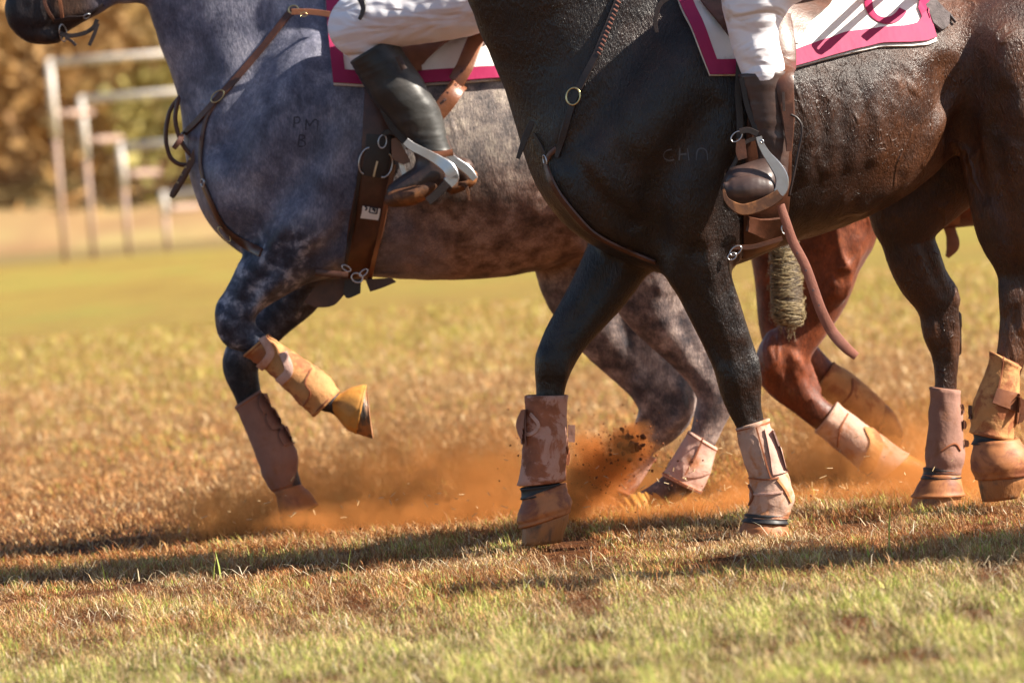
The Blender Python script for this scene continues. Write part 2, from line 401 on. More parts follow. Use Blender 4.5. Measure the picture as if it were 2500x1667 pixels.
M['chest'] = coat('coat_chestnut', (.07, .017, .007), (.12, .030, .011), (.20, .058, .022), 6, (.4, .6), 25, .8, None, .5, None, .4)
M['hoof'] = simple('hoof_horn', (.06, .045, .035), .5, var=.4, scale=20, bump=.4, extra_bump=(60, 3, .6, (1, 1, .1)), dirt=(.33, .14, .05), dirt_amt=(.32, .52))
M['boot_tan'] = simple('neoprene_tan', (.50, .32, .24), .85, var=.18, scale=18, bump=.35, dirt=(.42, .17, .065), dirt_amt=(.46, .64), extra_bump=(40, 4, .6, (1, 1, 1), .35))
M['boot_pink'] = simple('neoprene_pink', (.56, .34, .27), .85, var=.12, scale=18, bump=.35, dirt=(.42, .17, .07), dirt_amt=(.5, .75), extra_bump=(40, 4, .6, (1, 1, 1), .35))
M['boot_rust'] = simple('neoprene_rust', (.30, .10, .045), .7, var=.4, scale=12, bump=.35, dirt=(.50, .27, .20), dirt_amt=(.48, .56), dirt_scale=9, extra_bump=(40, 4, .6, (1, 1, 1), .35))
M['boot_mauve'] = simple('neoprene_mauve', (.29, .15, .11), .85, var=.12, scale=18, bump=.3, dirt=(.26, .11, .055), dirt_amt=(.5, .75), extra_bump=(40, 4, .6, (1, 1, 1), .3))
M['boot_ochre'] = simple('neoprene_ochre', (.52, .25, .09), .8, var=.2, scale=16, bump=.35, dirt=(.33, .11, .04), dirt_amt=(.46, .60), extra_bump=(40, 4, .6, (1, 1, 1), .35))
M['bell_ochre'] = simple('rubber_ochre', (.55, .25, .05), .55, var=.15, scale=16, bump=.3, dirt=(.36, .14, .03), dirt_amt=(.5, .7))
M['bell_rust'] = simple('rubber_rust', (.42, .16, .055), .6, var=.2, scale=12, bump=.3, dirt=(.20, .06, .025), dirt_amt=(.45, .65))
M['black_band'] = simple('black_rubber', (.015, .014, .016), .5)
M['rim'] = simple('binding_rust', (.28, .09, .035), .8)
M['leather'] = simple('leather_brown', (.085, .032, .018), .38, var=.35, scale=25, bump=.3)
M['leather_dark'] = simple('leather_dark', (.022, .014, .013), .42, var=.35, scale=25, bump=.3)
M['leather_tan'] = simple('leather_tan', (.20, .075, .035), .36, var=.25, scale=20, bump=.3, coat_w=.2)
M['boot_black'] = simple('boot_black_leather', (.030, .029, .027), .46, var=.3, scale=8, bump=.15, extra_bump=(9, 3, .5, (1, 1, 1.6), .5), dirt=(.07, .06, .055), dirt_amt=(.5, .8))
M['boot_brown'] = simple('boot_brown_leather', (.055, .032, .027), .42, var=.3, scale=8, bump=.15, extra_bump=(9, 3, .5, (1, 1, 1.6), .5), dirt=(.11, .06, .045), dirt_amt=(.5, .8), coat_w=.15)
M['sole'] = simple('boot_sole', (.09, .035, .015), .6, dirt=(.30, .12, .04))
M['metal'] = simple('steel', (.55, .55, .57), .3, 1, var=.08, bump=.1)
M['brass'] = simple('brass_metal', (.62, .50, .26), .28, 1, var=.1)
M['webbing'] = simple('webbing_rose', (.33, .13, .09), .7, var=.15, scale=40, bump=.4)
M['magenta'] = simple('magenta_vinyl', (.33, .020, .085), .6, var=.08, scale=10, bump=.1, spec=.25, extra_bump=(30, 2, .5, (1, 1, .3), .2))
M['padwhite'] = simple('pad_cotton', (.80, .77, .72), .9, var=.03, scale=25, bump=.25, dirt=(.48, .36, .22), dirt_amt=(.54, .74), dirt_scale=8, extra_bump=(16, 3, .5, (1, 1, 1), .35))
M['wool'] = simple('felt_grey', (.12, .10, .10), .95, var=.4, scale=50, bump=.8, bdist=.006)
def breeches():
    m = Mat('breeches_cloth'); mp = m.noise(5.5, 2, .45, stretch=(1, 1, 2.8, -32), dist=.8); mp2 = m.noise(24, 2, .5, stretch=(1, 1, 2.2, -20), dist=1)
    nb = m.bump(mp, .7, .05); nb = m.bump(mp2, .12, .006, nb); nb = m.bump(m.noise(900, 1), .15, .0005, nb)
    c = m.mix(m.smooth(m.noise(10, 4), .62, .8), (.88, .86, .90), (.66, .56, .46))
    m.set(Base_Color=c, Roughness=.85, Normal=nb); return m.m
M['breech'] = breeches()
M['shirt'] = simple('shirt_cloth', (.55, .05, .16), .8); M['skin'] = simple('skin', (.42, .23, .15), .5); M['helmet'] = simple('helmet_shell', (.05, .05, .06), .3)
M['hair'] = simple('tail_hair', (.09, .06, .035), .45, var=.5, scale=90, bump=.8, bdist=.003, extra_bump=(60, 3, .6, (1, 1, 3), .9))
M['braid'] = simple('braid_hair', (.34, .26, .14), .4, var=.4, scale=120, bump=.6)
M['ink'] = simple('brand_scar', (.03, .03, .045), .7); M['scuff'] = simple('scar_pale', (.075, .07, .075), .5)
M['clod'] = simple('red_soil', (.20, .062, .018), .95, var=.5, scale=60, bump=.9, bdist=.005)

# ---------------------------------------------------------------- ground
def gz(x, y):
    return .007 * np.sin(x * 2.1 + .7 * np.sin(y * 1.3)) * np.sin(y * 1.9 + x * .6) - .018 + .003 * np.sin(5 * x + 3 * y)
xs = np.unique(np.concatenate([np.linspace(-420, -8, 42), np.linspace(-8, 8, 161), np.linspace(8, 420, 42)]))
ys = np.unique(np.concatenate([np.linspace(-60, -7, 12), np.linspace(-7, 6, 131), np.linspace(6, 30, 60), np.geomspace(30, 900, 40)]))
XX, YY = np.meshgrid(xs, ys, indexing='ij'); ZZ = gz(XX, YY) * np.exp(-(np.maximum(np.abs(YY) - 8, 0) / 6) ** 2)
V = np.stack([XX, YY, ZZ], -1).reshape(-1, 3); a = (np.arange(len(xs) - 1)[:, None] * len(ys) + np.arange(len(ys) - 1)).ravel()
def field_material():
    m = Mat('field_turf'); X = m.sep(); y = X[1]
    far = m.ramp(m.noise(.35, 6, .65, stretch=(1, .25, 1)), [(.35, (.24, .15, .04)), (.5, (.33, .23, .055)), (.65, (.27, .26, .055))])
    mid = m.ramp(m.noise(5, 6, .72), [(.34, (.09, .045, .018)), (.5, (.27, .145, .055)), (.66, (.38, .24, .10))])
    grn = m.ramp(m.noise(2.0, 6, .7, stretch=(1, .5, 1)), [(.35, (.20, .12, .04)), (.5, (.30, .19, .055)), (.66, (.29, .24, .05))])
    near = m.ramp(m.noise(20, 5, .7), [(.35, (.06, .022, .009)), (.65, (.20, .075, .028))])
    c = m.mix(m.smooth(y, 10, 22), mid, grn); c = m.mix(m.smooth(y, 20, 60), c, far); c = m.mix(m.smooth(y, 2, 8), near, c)
    br = m.smooth(y, 108, 122); c = m.mix(br, c, (.24, .17, .07))
    m.set(Base_Color=c, Roughness=.95, Normal=m.bump(m.noise(30, 6, .7), 1.0, .03)); m.b.inputs['Specular IOR Level'].default_value = .1
    return m.m
g = obj('ground', rawmesh('ground', V, quads=np.stack([a, a + len(ys), a + len(ys) + 1, a + 1], 1)), field_material())
tag(g, 'dry turf playing field reaching back to the trees', 'ground', kind='structure')

def nz(x, y, sx, sy, o=0): return np.array([noise.noise(Vector((a * sx, b * sy, o))) for a, b in zip(x, y)])
def blades(name, x, y, h, w_, lean, bend, isg, c, label, up=0):
    n = len(x); az = rng.random(n) * 2 * np.pi
    dx, dy = np.cos(az), np.sin(az); z0 = gz(x, y) * np.exp(-(np.maximum(np.abs(y) - 8, 0) / 6) ** 2) - .002
    lift = rng.random(n) * np.where(isg, 0, .018) * up
    wx, wy = np.cos(az + 1.57 + .8 * (rng.random(n) - .5)), np.sin(az + 1.57 + .8 * (rng.random(n) - .5))
    V = np.zeros((n, 5, 3)); L1, L2 = h * .5, h * .5
    mx, my, mz = x + dx * L1 * np.sin(lean * .7), y + dy * L1 * np.sin(lean * .7), z0 + lift + L1 * np.cos(lean * .7)
    l2 = np.minimum(lean * .9 + bend * .5, 2.0)
    tx, ty, tz = mx + dx * L2 * np.sin(l2), my + dy * L2 * np.sin(l2), mz + L2 * np.cos(l2)
    V[:, 0] = np.stack([x - wx * w_ / 2, y - wy * w_ / 2, z0 + lift * .8], 1); V[:, 1] = np.stack([x + wx * w_ / 2, y + wy * w_ / 2, z0 + lift * .8], 1)
    V[:, 2] = np.stack([mx + wx * w_ * .4, my + wy * w_ * .4, mz], 1); V[:, 3] = np.stack([mx - wx * w_ * .4, my - wy * w_ * .4, mz], 1); V[:, 4] = np.stack([tx, ty, np.maximum(tz, z0 + .002)], 1)
    b = np.arange(n) * 5; Q = np.stack([b, b + 1, b + 2, b + 3], 1); T = np.stack([b + 3, b + 2, b + 4], 1)
    me = rawmesh(name, V.reshape(-1, 3), quads=Q, tris=T, smooth=False)
    at = me.color_attributes.new('tint', 'FLOAT_COLOR', 'POINT'); cc = np.ones((n, 5, 4), np.float32); cc[:, :, :3] = c[:, None, :]
    at.data.foreach_set('color', cc.ravel())
    return tag(obj(name, me, M['blade']), label, 'grass', kind='stuff')
def grass_blades(name, n, y0, y1, hgt, wid, label):
    y = y0 + (y1 - y0) * rng.random(n) ** .9; half = (y + 15) * .098 + .12; x = (rng.random(n) * 2 - 1) * half
    cl = nz(x, y, 2.6, 1.6); cl2 = nz(x, y, 11, 9, 5); cl3 = nz(x, y, 5, 3.5, 9)
    nearness = np.clip((-y - 1.25 + .10 * x + .6 * cl) / 1.4, 0, 1)
    gp = np.clip(.06 + .33 * nearness + .50 * cl3 + .40 * cl2, .015, .8); isg = rng.random(n) < gp
    keep = rng.random(n) < np.clip(.95 + 2.4 * (cl3 + .6 * cl2), .18, 1); x, y, cl, cl2, cl3, isg, nearness = [q[keep] for q in (x, y, cl, cl2, cl3, isg, nearness)]; n = len(x)
    h = hgt * (.35 + 1.25 * rng.random(n) ** 1.5) * (1 + .7 * cl2); w_ = wid * (.6 + .8 * rng.random(n)); h[isg] *= 1.1; h *= 1 - .6 * np.exp(-((y + .1) / .42) ** 2); ls = rng.random(n) < .10; h[ls] *= 1.9; w_[isg] *= 1.5
    lean = np.where(isg, .15 + .6 * rng.random(n), .55 + 1.15 * rng.random(n)); lean[ls] = 1.1 + .5 * rng.random(ls.sum()); bend = .3 + .9 * rng.random(n)
    straw = np.array([(.60, .42, .22), (.48, .29, .12), (.38, .17, .06), (.78, .64, .42), (.26, .10, .035)])[rng.choice(5, n, p=[.28, .26, .20, .13, .13])]
    yel = nearness[:, None]; straw = straw * (1 - yel * .5) + np.array((.56, .46, .25)) * yel * .5
    red = np.clip((1 - nearness) * (.45 + 1.3 * cl + .5 * cl2), 0, .9)[:, None]; straw = straw * (1 - red) + straw * np.array((.80, .52, .36)) * red
    gr = np.array([(.30, .34, .06), (.42, .42, .11), (.18, .22, .04), (.48, .43, .15)])[rng.choice(4, n)]
    c = np.where(isg[:, None], gr, straw) * (.55 + .62 * rng.random((n, 1))) * np.clip(1 + .9 * cl3 + .8 * cl2, .45, 1.5)[:, None]
    return blades(name, x, y, h, w_, lean, bend, isg, c, label, up=1)
def far_grass(n):
    y = 1.3 + 30 * rng.random(n) ** 1.7; half = (y + 15) * .098 + .15; x = (rng.random(n) * 2 - 1) * half
    cl = nz(x, y, .9, .35); cl2 = nz(x, y, 3.5, 1.8, 4); cl3 = nz(x, y, 7, 4, 8)
    keep = rng.random(n) < np.clip(.95 + 2.0 * (cl2 * .6 + cl3 * .6), .12, 1); x, y, cl, cl2, cl3 = [q[keep] for q in (x, y, cl, cl2, cl3)]; n = len(x)
    f = np.clip((y - 6) / 18, 0, 1); isg = rng.random(n) < np.clip(-.04 + .42 * f + .35 * cl + .15 * cl2, .005, .8); rd = np.clip(.75 - y * .06 + cl + .5 * cl2, 0, 1)[:, None]
    sc = 1 + y * .05; h = .034 * sc * (.4 + rng.random(n)); w_ = .0032 * sc * (.6 + .8 * rng.random(n)); lean = np.where(isg, .3 + .6 * rng.random(n), .8 + .9 * rng.random(n)); bend = .4 + .8 * rng.random(n)
    straw = np.array([(.60, .38, .17), (.50, .28, .11), (.36, .16, .06), (.76, .58, .33), (.24, .095, .035)])[rng.choice(5, n, p=[.28, .26, .18, .12, .16])]
    gr = np.array([(.42, .38, .08), (.50, .42, .11), (.34, .30, .05)])[rng.choice(3, n)]
    return blades('dry_grass', x, y, h, w_, lean, bend, isg, np.where(isg[:, None], gr, straw * (1 - rd) + straw * np.array((.90, .68, .48)) * rd) * (.65 + .7 * rng.random((n, 1))), 'dry straw coloured turf behind the horses', up=1)
mb = Mat('grass_blade'); vc = mb.N.new('ShaderNodeVertexColor'); vc.layer_name = 'tint'
mb.set(Base_Color=vc.outputs[0], Roughness=.6); mb.b.inputs['Specular IOR Level'].default_value = .25
tl = mb.N.new('ShaderNodeBsdfTranslucent'); mb.L.new(vc.outputs[0], tl.inputs[0]); ms = mb.N.new('ShaderNodeMixShader'); ms.inputs[0].default_value = .3
mb.L.new(mb.b.outputs[0], ms.inputs[1]); mb.L.new(tl.outputs[0], ms.inputs[2]); mb.L.new(ms.outputs[0], mb.N['Material Output'].inputs[0])
M['blade'] = mb.m
grass_blades('grass', 400000, -5.6, 1.6, .029, .0017, 'short half dry straw and green turf under and in front of the horses')
far_grass(150000)
def tall_blades():
    spots = [(2150, 1285, 1405, 14.2, 2175), (2115, 1365, 1410, 13.9, 2125), (2060, 1372, 1412, 13.9, 2066), (2190, 1378, 1412, 13.9, 2185), (2250, 1380, 1414, 13.9, 2262), (2135, 1380, 1412, 13.9, 2130), (1995, 1392, 1425, 13.8, 2000), (1520, 1170, 1290, 15.2, 1560),
             (1690, 1225, 1300, 15.2, 1700), (505, 1345, 1410, 14.9, 520), (250, 1345, 1400, 15.1, 256), (560, 1348, 1410, 14.9, 540), (840, 1345, 1420, 14.6, 850), (1250, 1312, 1345, 15.1, 1255), (1845, 1240, 1290, 15.5, 1850), (2480, 1392, 1420, 13.8, 2482), (2395, 1395, 1420, 13.8, 2400)]
    x, y, h, c, w_ = [], [], [], [], []
    for u, vt, vb, D, ub in spots:
        b_ = P(ub, vb, D); g_ = b_; x.append(b_.x); y.append(D - 15); h.append((vb - vt + 25) * D / FPX); w_.append(.005 if vt > 1300 or u == 2150 else .002); c.append((.42, .50, .10) if w_[-1] > .003 else (.6, .45, .22))
    n = len(x); blades('grass_stems', np.array(x), np.array(y), np.array(h), np.array(w_), np.full(n, .18), np.full(n, .25), np.ones(n, bool), np.array(c), 'taller single green blades standing out of the short turf')
tall_blades()
def clippings(n):
    y = -4.2 + 6.4 * rng.random(n); half = (y + 15) * .098 + .1; x = (rng.random(n) * 2 - 1) * half; keep = nz(x, y, 4, 3, 21) > -.05; x, y = x[keep], y[keep]; n = len(x)
    c = np.array([(.72, .58, .36), (.55, .38, .20), (.82, .72, .52), (.30, .15, .07)])[rng.choice(4, n, p=[.35, .3, .2, .15])]
    blades('dry_clippings', x, y, .03 + .05 * rng.random(n), .0014 + .0012 * rng.random(n), 1.2 + .45 * rng.random(n), .1 + .4 * rng.random(n), np.zeros(n, bool), c, 'long pale dry clippings lying loose on the turf', up=1.3)
clippings(9000)

# ---------------------------------------------------------------- backdrop: goal frames, bank of dry woodland
M['white_pipe'] = simple('white_paint', (.74, .68, .62), .5, var=.06, bump=.1, dirt=(.5, .36, .27), dirt_amt=(.5, .8), dirt_scale=1.2)
M['grey_pipe'] = simple('worn_paint', (.40, .27, .21), .6, var=.1, bump=.1)
def pipe(name, A, B, r, mat, parent):
    A, B = Vector(A), Vector(B); t = (B - A).normalized(); s = t.orthogonal().normalized(); q = t.cross(s)
    G = [[c] * 12 if e else [c + (s * math.cos(f) + q * math.sin(f)) * r for f in np.linspace(0, 2 * math.pi, 13)[:-1]] for c, e in ((A, 1), (A, 0), (B, 0), (B, 1))]
    return obj(name, grid_mesh(name, G, closed_u=True), mat, parent)
DG = 128.0
for (u, vt, vb, u2, dd, lab) in ((147, 152, 597, 560, 0, 'tallest white goal frame, farthest left on the far edge of the field'), (217, 242, 594, 640, 3, 'second tallest white frame just right of the tallest one on the far field edge'),
        (303, 358, 588, 700, 6, 'knee high white frame third from the left on the far field edge'), (398, 476, 586, 760, 9, 'lowest white frame, nearest the grey horse chest, on the far field edge')):
    D = DG + dd; base = P(u + 10, vb, D); base.z = 0; top = P(u, vt, D)
    H = top.z; x0 = base.x; x1 = P(u2, vt, D).x; yb = base.y
    t = thing('goal_frame', (x0, yb, 0), lab, 'goal frame', 'white goal frames on the far field edge')
    pipe('post', (x0, yb, 0), (x0, yb, H * .62), .065, M['grey_pipe'], t); pipe('post', (x0, yb, H * .62), (x0, yb, H + .09), .085, M['white_pipe'], t)
    pipe('crossbar', (x0, yb + .01, H), (x1, yb + .01, H), .09, M['white_pipe'], t); pipe('post', (x1, yb, 0), (x1, yb, H), .1, M['grey_pipe'], t)
    pipe('brace', (x0, yb, H * .74), (x0 + .75, yb + 1.5, H * .74), .09, M['grey_pipe'], t)
def woodland():
    n = 80000; x = -60 + 120 * rng.random(n); y = 168 + 30 * rng.random(n)
    top = 13 + 3 * np.array([noise.noise(Vector((a * .12, b * .1, 0))) for a, b in zip(x, y)]); z = top * rng.random(n)
    f1 = np.array([noise.noise(Vector((a * .16, 3, c * .12))) for a, c in zip(x, z)]); f2 = np.array([noise.noise(Vector((a * .5, 9, c * .35))) for a, c in zip(x, z)])
    k = f1 + .5 * f2 - .04 * (z - 4)
    c = np.where((k > .18)[:, None], (.40, .34, .11), np.where((k > -.2)[:, None], (.46, .30, .12), np.where((k > -.7)[:, None], (.42, .25, .10), (.34, .19, .08)))) * (.6 + .8 * rng.random((n, 1)))
    s = .2 + .35 * rng.random(n); d1 = rng.normal(size=(n, 3)); d1 /= np.linalg.norm(d1, axis=1)[:, None]; d2 = np.cross(d1, rng.normal(size=(n, 3))); d2 /= np.linalg.norm(d2, axis=1)[:, None]
    C = np.stack([x, y, z], 1); s = s[:, None]; V = np.stack([C - d1 * s, C - d2 * s * .5, C + d1 * s, C + d2 * s * .5], 1)
    me = rawmesh('woodland', V.reshape(-1, 3), quads=np.arange(n * 4).reshape(n, 4), smooth=False)
    at = me.color_attributes.new('tint', 'FLOAT_COLOR', 'POINT'); cc = np.ones((n, 4, 4), np.float32); cc[:, :, :3] = c[:, None, :]; at.data.foreach_set('color', cc.ravel())
    tag(obj('woodland', me, M['blade']), 'blurred brown and ochre dry woodland behind the white goal frames', 'woodland', kind='stuff')
woodland()
bm = bmesh.new(); ring_ = []
for i, xx in enumerate(np.linspace(-150, 150, 61)):
    for j, (yy, zz) in enumerate(((160, 0.05), (175, 2.2), (200, 7.0), (215, 13.5), (260, 14))):
        ring_.append(bm.verts.new((xx, yy, zz + (noise.noise(Vector((xx * .07, yy * .05, 0))) * 1.3 if j else -.3))))
for i in range(60):
    for j in range(4): bm.faces.new([ring_[i * 5 + j], ring_[(i + 1) * 5 + j], ring_[(i + 1) * 5 + j + 1], ring_[i * 5 + j + 1]])
me = bpy.data.meshes.new('hill'); bm.to_mesh(me); bm.free()
hm = Mat('hill_earth'); hm.set(Base_Color=hm.ramp(hm.noise(.25, 5), [(.35, (.25, .14, .06)), (.5, (.30, .19, .08)), (.65, (.32, .24, .09))]), Roughness=1.0)
tag(obj('hill', me, hm.m), 'brown earth bank behind the woodland', 'hill', kind='structure')

# ---------------------------------------------------------------- horses
def horse_thing(x, y, label, group=None): return thing('horse', (x, y, 0), label, 'horse', 'polo ponies trotting across the field')
def wb(u0, v0, u1, v1, D, hw):                  # world bounds of a pixel box, half width hw
    pts = [P(u, v, D) for u in (u0, u1) for v in (v0, v1)]
    return (min(p.x for p in pts), D - 15 - hw, min(p.z for p in pts)), (max(p.x for p in pts), D - 15 + hw, max(p.z for p in pts))
def offs(D, w): return (lambda u: D(u) + w) if callable(D) else D + w
def hoofs(parent, name, pairs, D, mat=None, sy=.95): return sleeve(name, pairs, D, sy, 32, 5, rim=0, wob=.001, mat=mat or M['hoof'], parent=parent, caps=True, freq=40)

# ===== the grey horse (left, farther) =====
D1 = 16.75; H1 = horse_thing(-.2, D1 - 15, 'dappled grey horse on the left with one foreleg raised and ochre boots')
B = Body((-1.75, 1.27, -.02), (1.05, 2.28, 2.3), .0085)
def trot_body(B, kind):
    pass
c = B.chain; D = D1
c([(770, 335, 275), (830, 345, 312), (950, 360, 318), (1100, 376, 308), (1250, 366, 302), (1400, 335, 270), (1560, 300, 240)], D, .74, .10)
c([(636, 400, 150), (740, 380, 225)], D, .85, .10); c([(655, 468, 145), (760, 430, 200)], D, .8, .12)
c([(575, 350, 88), (640, 320, 130)], D, .9, .10)
c([(735, 240, 240), (648, 95, 246), (562, -80, 220), (480, -250, 175), (400, -380, 130)], D, .42, .14)
c([(770, 120, 105), (880, 90, 110), (1000, 120, 120)], D, .5, .10)
# head
c([(390, -330, 120), (325, -145, 135), (255, -95, 108), (170, -25, 86), (98, 25, 80)], D, .50, .05)
c([(62, 18, 46), (112, 68, 36)], D, .72, .03); c([(62, 50, 34), (75, 72, 26)], D, .7, .03); pass; c([(440, -420, 30), (425, -520, 12)], offs(D, -.06), .6, .02); c([(440, -420, 30), (425, -520, 12)], offs(D, .06), .6, .02)
# shoulder + near raised foreleg
N_, F_ = offs(D, -.15), offs(D, .15)
c([(800, 170, 90), (740, 330, 110), (672, 470, 128), (740, 560, 118)], offs(D, -.10), .55, .10)
c([(800, 170, 90), (740, 330, 110), (672, 470, 128), (740, 560, 118)], offs(D, .10), .55, .10)
c([(760, 560, 122), (705, 608, 96), (660, 655, 77), (618, 702, 58), (590, 738, 50), (574, 774, 49), (580, 808, 46), (610, 828, 35), (655, 862, 30), (700, 895, 28), (742, 930, 30), (782, 966, 33), (818, 985, 26), (845, 1000, 28)], N_, .85, .035)
c([(558, 752, 28), (566, 800, 26)], N_, .9, .02)
c([(800, 560, 100), (770, 650, 70), (725, 722, 58), (672, 775, 50), (618, 830, 48), (592, 872, 47), (588, 905, 43), (600, 945, 36), (612, 985, 32), (645, 1070, 32), (682, 1140, 40), (705, 1190, 33), (722, 1230, 36)], F_, .85, .035)
# haunches
Nb, Fb = offs(D, -.13), offs(D, .14)
c([(1600, 250, 200), (1590, 400, 190), (1570, 560, 150), (1585, 690, 105), (1618, 765, 82), (1670, 838, 62), (1722, 905, 52), (1750, 962, 50), (1736, 1012, 42), (1716, 1070, 35), (1692, 1122, 34), (1660, 1175, 40), (1615, 1205, 33), (1575, 1232, 34)], Nb, .72, .05)
c([(1560, 250, 190), (1500, 420, 180), (1430, 600, 130), (1430, 700, 105), (1480, 790, 92), (1545, 865, 80), (1598, 925, 73), (1628, 985, 70), (1612, 1028, 58), (1580, 1068, 42), (1540, 1120, 34), (1500, 1175, 38), (1475, 1215, 32)], Fb, .7, .05)
c([(1752, 940, 30), (1768, 985, 22)], Nb, .6, .02); c([(1670, 940, 34), (1680, 985, 26)], Fb, .6, .02)
# hollows between muscles
c([(560, 440, 14), (640, 520, 16), (700, 600, 14)], offs(D, -.285), .6, .05, cut=True)
r_ = B.relief
r_([(40, 66, 5), (75, 74, 6), (115, 68, 6), (150, 52, 5)], .010, True, .012); r_([(50, 30, 10), (58, 16, 12), (52, 4, 10)], .010, True, .015); r_([(110, 90, 14), (140, 92, 14)], .008, False, .015); r_([(170, 40, 20), (230, 10, 20)], .008, False, .03)
r_([(640, 60, 40), (600, 170, 44), (560, 280, 40), (520, 370, 30)], .012, True, .05); r_([(760, 130, 40), (700, 260, 50), (640, 400, 50)], .008, False, .05)
r_([(770, 470, 110), (740, 540, 90)], .014, False, .06); r_([(790, 300, 30), (740, 400, 34), (650, 520, 30), (600, 600, 24)], .010, True, .05)
r_([(590, 470, 70), (570, 430, 60)], .010, False, .05); r_([(700, 600, 26), (650, 680, 22), (600, 740, 14)], .007, True, .025); r_([(680, 680, 16), (640, 720, 12), (612, 765, 9)], .006, False, .015)
r_([(545, 765, 20), (560, 800, 18)], .006, False, .015); r_([(600, 772, 9), (606, 800, 10), (618, 820, 8)], .006, True, .012)
r_([(860, 560, 30), (830, 600, 30), (770, 640, 24)], .012, True, .04)
r_([(1610, 700, 7), (1626, 750, 6), (1650, 790, 6), (1662, 830, 5)], .004, False, .01); r_([(1640, 740, 26), (1690, 830, 20), (1726, 900, 16)], .008, True, .03); r_([(1500, 760, 30), (1560, 850, 24), (1600, 910, 16)], .010, True, .03)
r_([(1560, 930, 20), (1580, 990, 18), (1570, 1030, 14)], .008, False, .02); r_([(1660, 950, 16), (1668, 1000, 14), (1640, 1040, 12)], .008, False, .015); r_([(1640, 960, 12), (1640, 1000, 10)], .007, True, .015)
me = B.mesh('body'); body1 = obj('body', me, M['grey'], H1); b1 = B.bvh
c2 = None
# tail, bandaged with its own hair for play
TB = Body(*wb(1850, 100, 1980, 830, D1, .12), .006)
TB.chain([(1790, 120, 44), (1860, 300, 42), (1905, 480, 34), (1912, 560, 34), (1917, 650, 37), (1921, 720, 40), (1924, 762, 37)], D1, .9, .02)
tail1 = obj('tail', TB.mesh('tail'), M['hair'], H1)
def strands(name, n, parent, mat):
    V, Q = [], []
    def tube(pts, r0):
        base = len(V)
        for i, p in enumerate(pts):
            t = (pts[min(i + 1, len(pts) - 1)] - pts[max(i - 1, 0)]).normalized(); s = t.orthogonal().normalized(); q = t.cross(s); r_ = r0 * (1 - .7 * i / (len(pts) - 1))
            for f in (0, 2.1, 4.2): V.append(p + s * math.cos(f) * r_ + q * math.sin(f) * r_)
        for i in range(len(pts) - 1):
            for j in range(3): a = base + i * 3 + j; b_ = base + i * 3 + (j + 1) % 3; Q.append((a, b_, b_ + 3, a + 3))
    for i in range(n):
        v0 = 500 + 290 * random.random() ** .8; ph = random.random() * 6.28; f = (v0 - 480) / 300; cx = 1905 + 20 * f; rr = 33 + 6 * f; pts = []
        k = random.choice((-1, 1)) * (1.5 + 1.5 * random.random()); loose = random.random() < .22; dv = random.gauss(0, 2.2)
        for q in range(8):
            a = ph + k * q / 7; grow = 1.03 + .04 * random.random() + (q / 7 * .35 * random.random() if loose else 0); vv = min(v0 + q * dv + (q * q * .5 if loose else 0), 803)
            e = max(0, (vv - 765) / 40); sq = math.sqrt(max(0.05, 1 - e * e)); pts.append(P(cx + math.cos(a) * rr * grow * sq, vv, D1 + math.sin(a) * rr * D1 / FPX * grow * .9 * sq))
        tube(pts, .0008 + .0011 * random.random())
    for i in range(26):
        x = 1895 + 50 * random.random(); pts = [P(x + q * random.uniform(-3, 1), 770 + q * (6 + 10 * random.random()), D1 - .02 + .04 * random.random()) for q in range(5)]; tube(pts, .0013)
    return obj(name, rawmesh(name, [tuple(v) for v in V], quads=Q), mat, parent)
strands('tail_wrap', 520, tail1, M['braid'])

def boots1(): pass
nb_ = D1 - .15; fb_ = D1 + .15
k = sleeve('leg_boot', [(597, 867, 655, 816), (625, 886, 680, 833), (653, 906, 705, 852), (706, 959, 775, 898), (735, 990, 806, 920), (767, 1016, 826, 956)], nb_, .95, mat=M['boot_ochre'], parent=H1, seed=1, wob=.004); kb = bv(k)
ribbon('strap', [(640, 826), (660, 862), (636, 896)], 20, M['boot_pink'], k, bvh=kb, D=nb_, off=.004); ribbon('strap', [(690, 862), (706, 905), (682, 932)], 22, M['boot_pink'], k, bvh=kb, D=nb_, off=.004)
ribbon('seam', [(760, 900), (745, 935), (758, 960), (742, 990)], 4, M['rim'], k, bvh=kb, D=nb_, off=.0015)
sleeve('bell_boot', [(800, 994, 828, 962), (822, 1018, 858, 945), (845, 1046, 886, 940), (870, 1057, 893, 941)], nb_, .95, mat=M['bell_ochre'], parent=H1, ridges=26, seed=2, rim=.003)
hoofs(H1, 'hoof', [(850, 1040, 880, 950), (871, 1058, 892, 944), (908, 1070, 895, 957), (910, 1071, 897, 955)], nb_)
k = sleeve('leg_boot', [(575, 993, 634, 953), (599, 1049, 678, 1018), (632, 1133, 724, 1100), (640, 1160, 727, 1145), (656, 1190, 727, 1170), (668, 1199, 726, 1181)], fb_, .95, mat=M['boot_mauve'], parent=H1, seed=3); kb = bv(k)
for q in ((640, 975, 655, 1012), (660, 1012, 680, 1050), (690, 1055, 706, 1088)): patch('strap', [(q[0] - 6, q[1] - 14, q[0] + 12, q[1] - 16), (q[0] - 10, q[1] + 10, q[2] + 6, q[1] + 10), (q[0] + 2, q[3], q[2] + 10, q[3] - 4)], M['boot_mauve'], k, kb, fb_ - .05)
sleeve('bell_boot', [(672, 1200, 733, 1182), (680, 1240, 760, 1205), (688, 1268, 775, 1232)], fb_, .95, mat=M['bell_rust'], parent=H1, seed=4)
hoofs(H1, 'hoof', [(683, 1262, 762, 1235), (693, 1290, 765, 1276)], fb_)
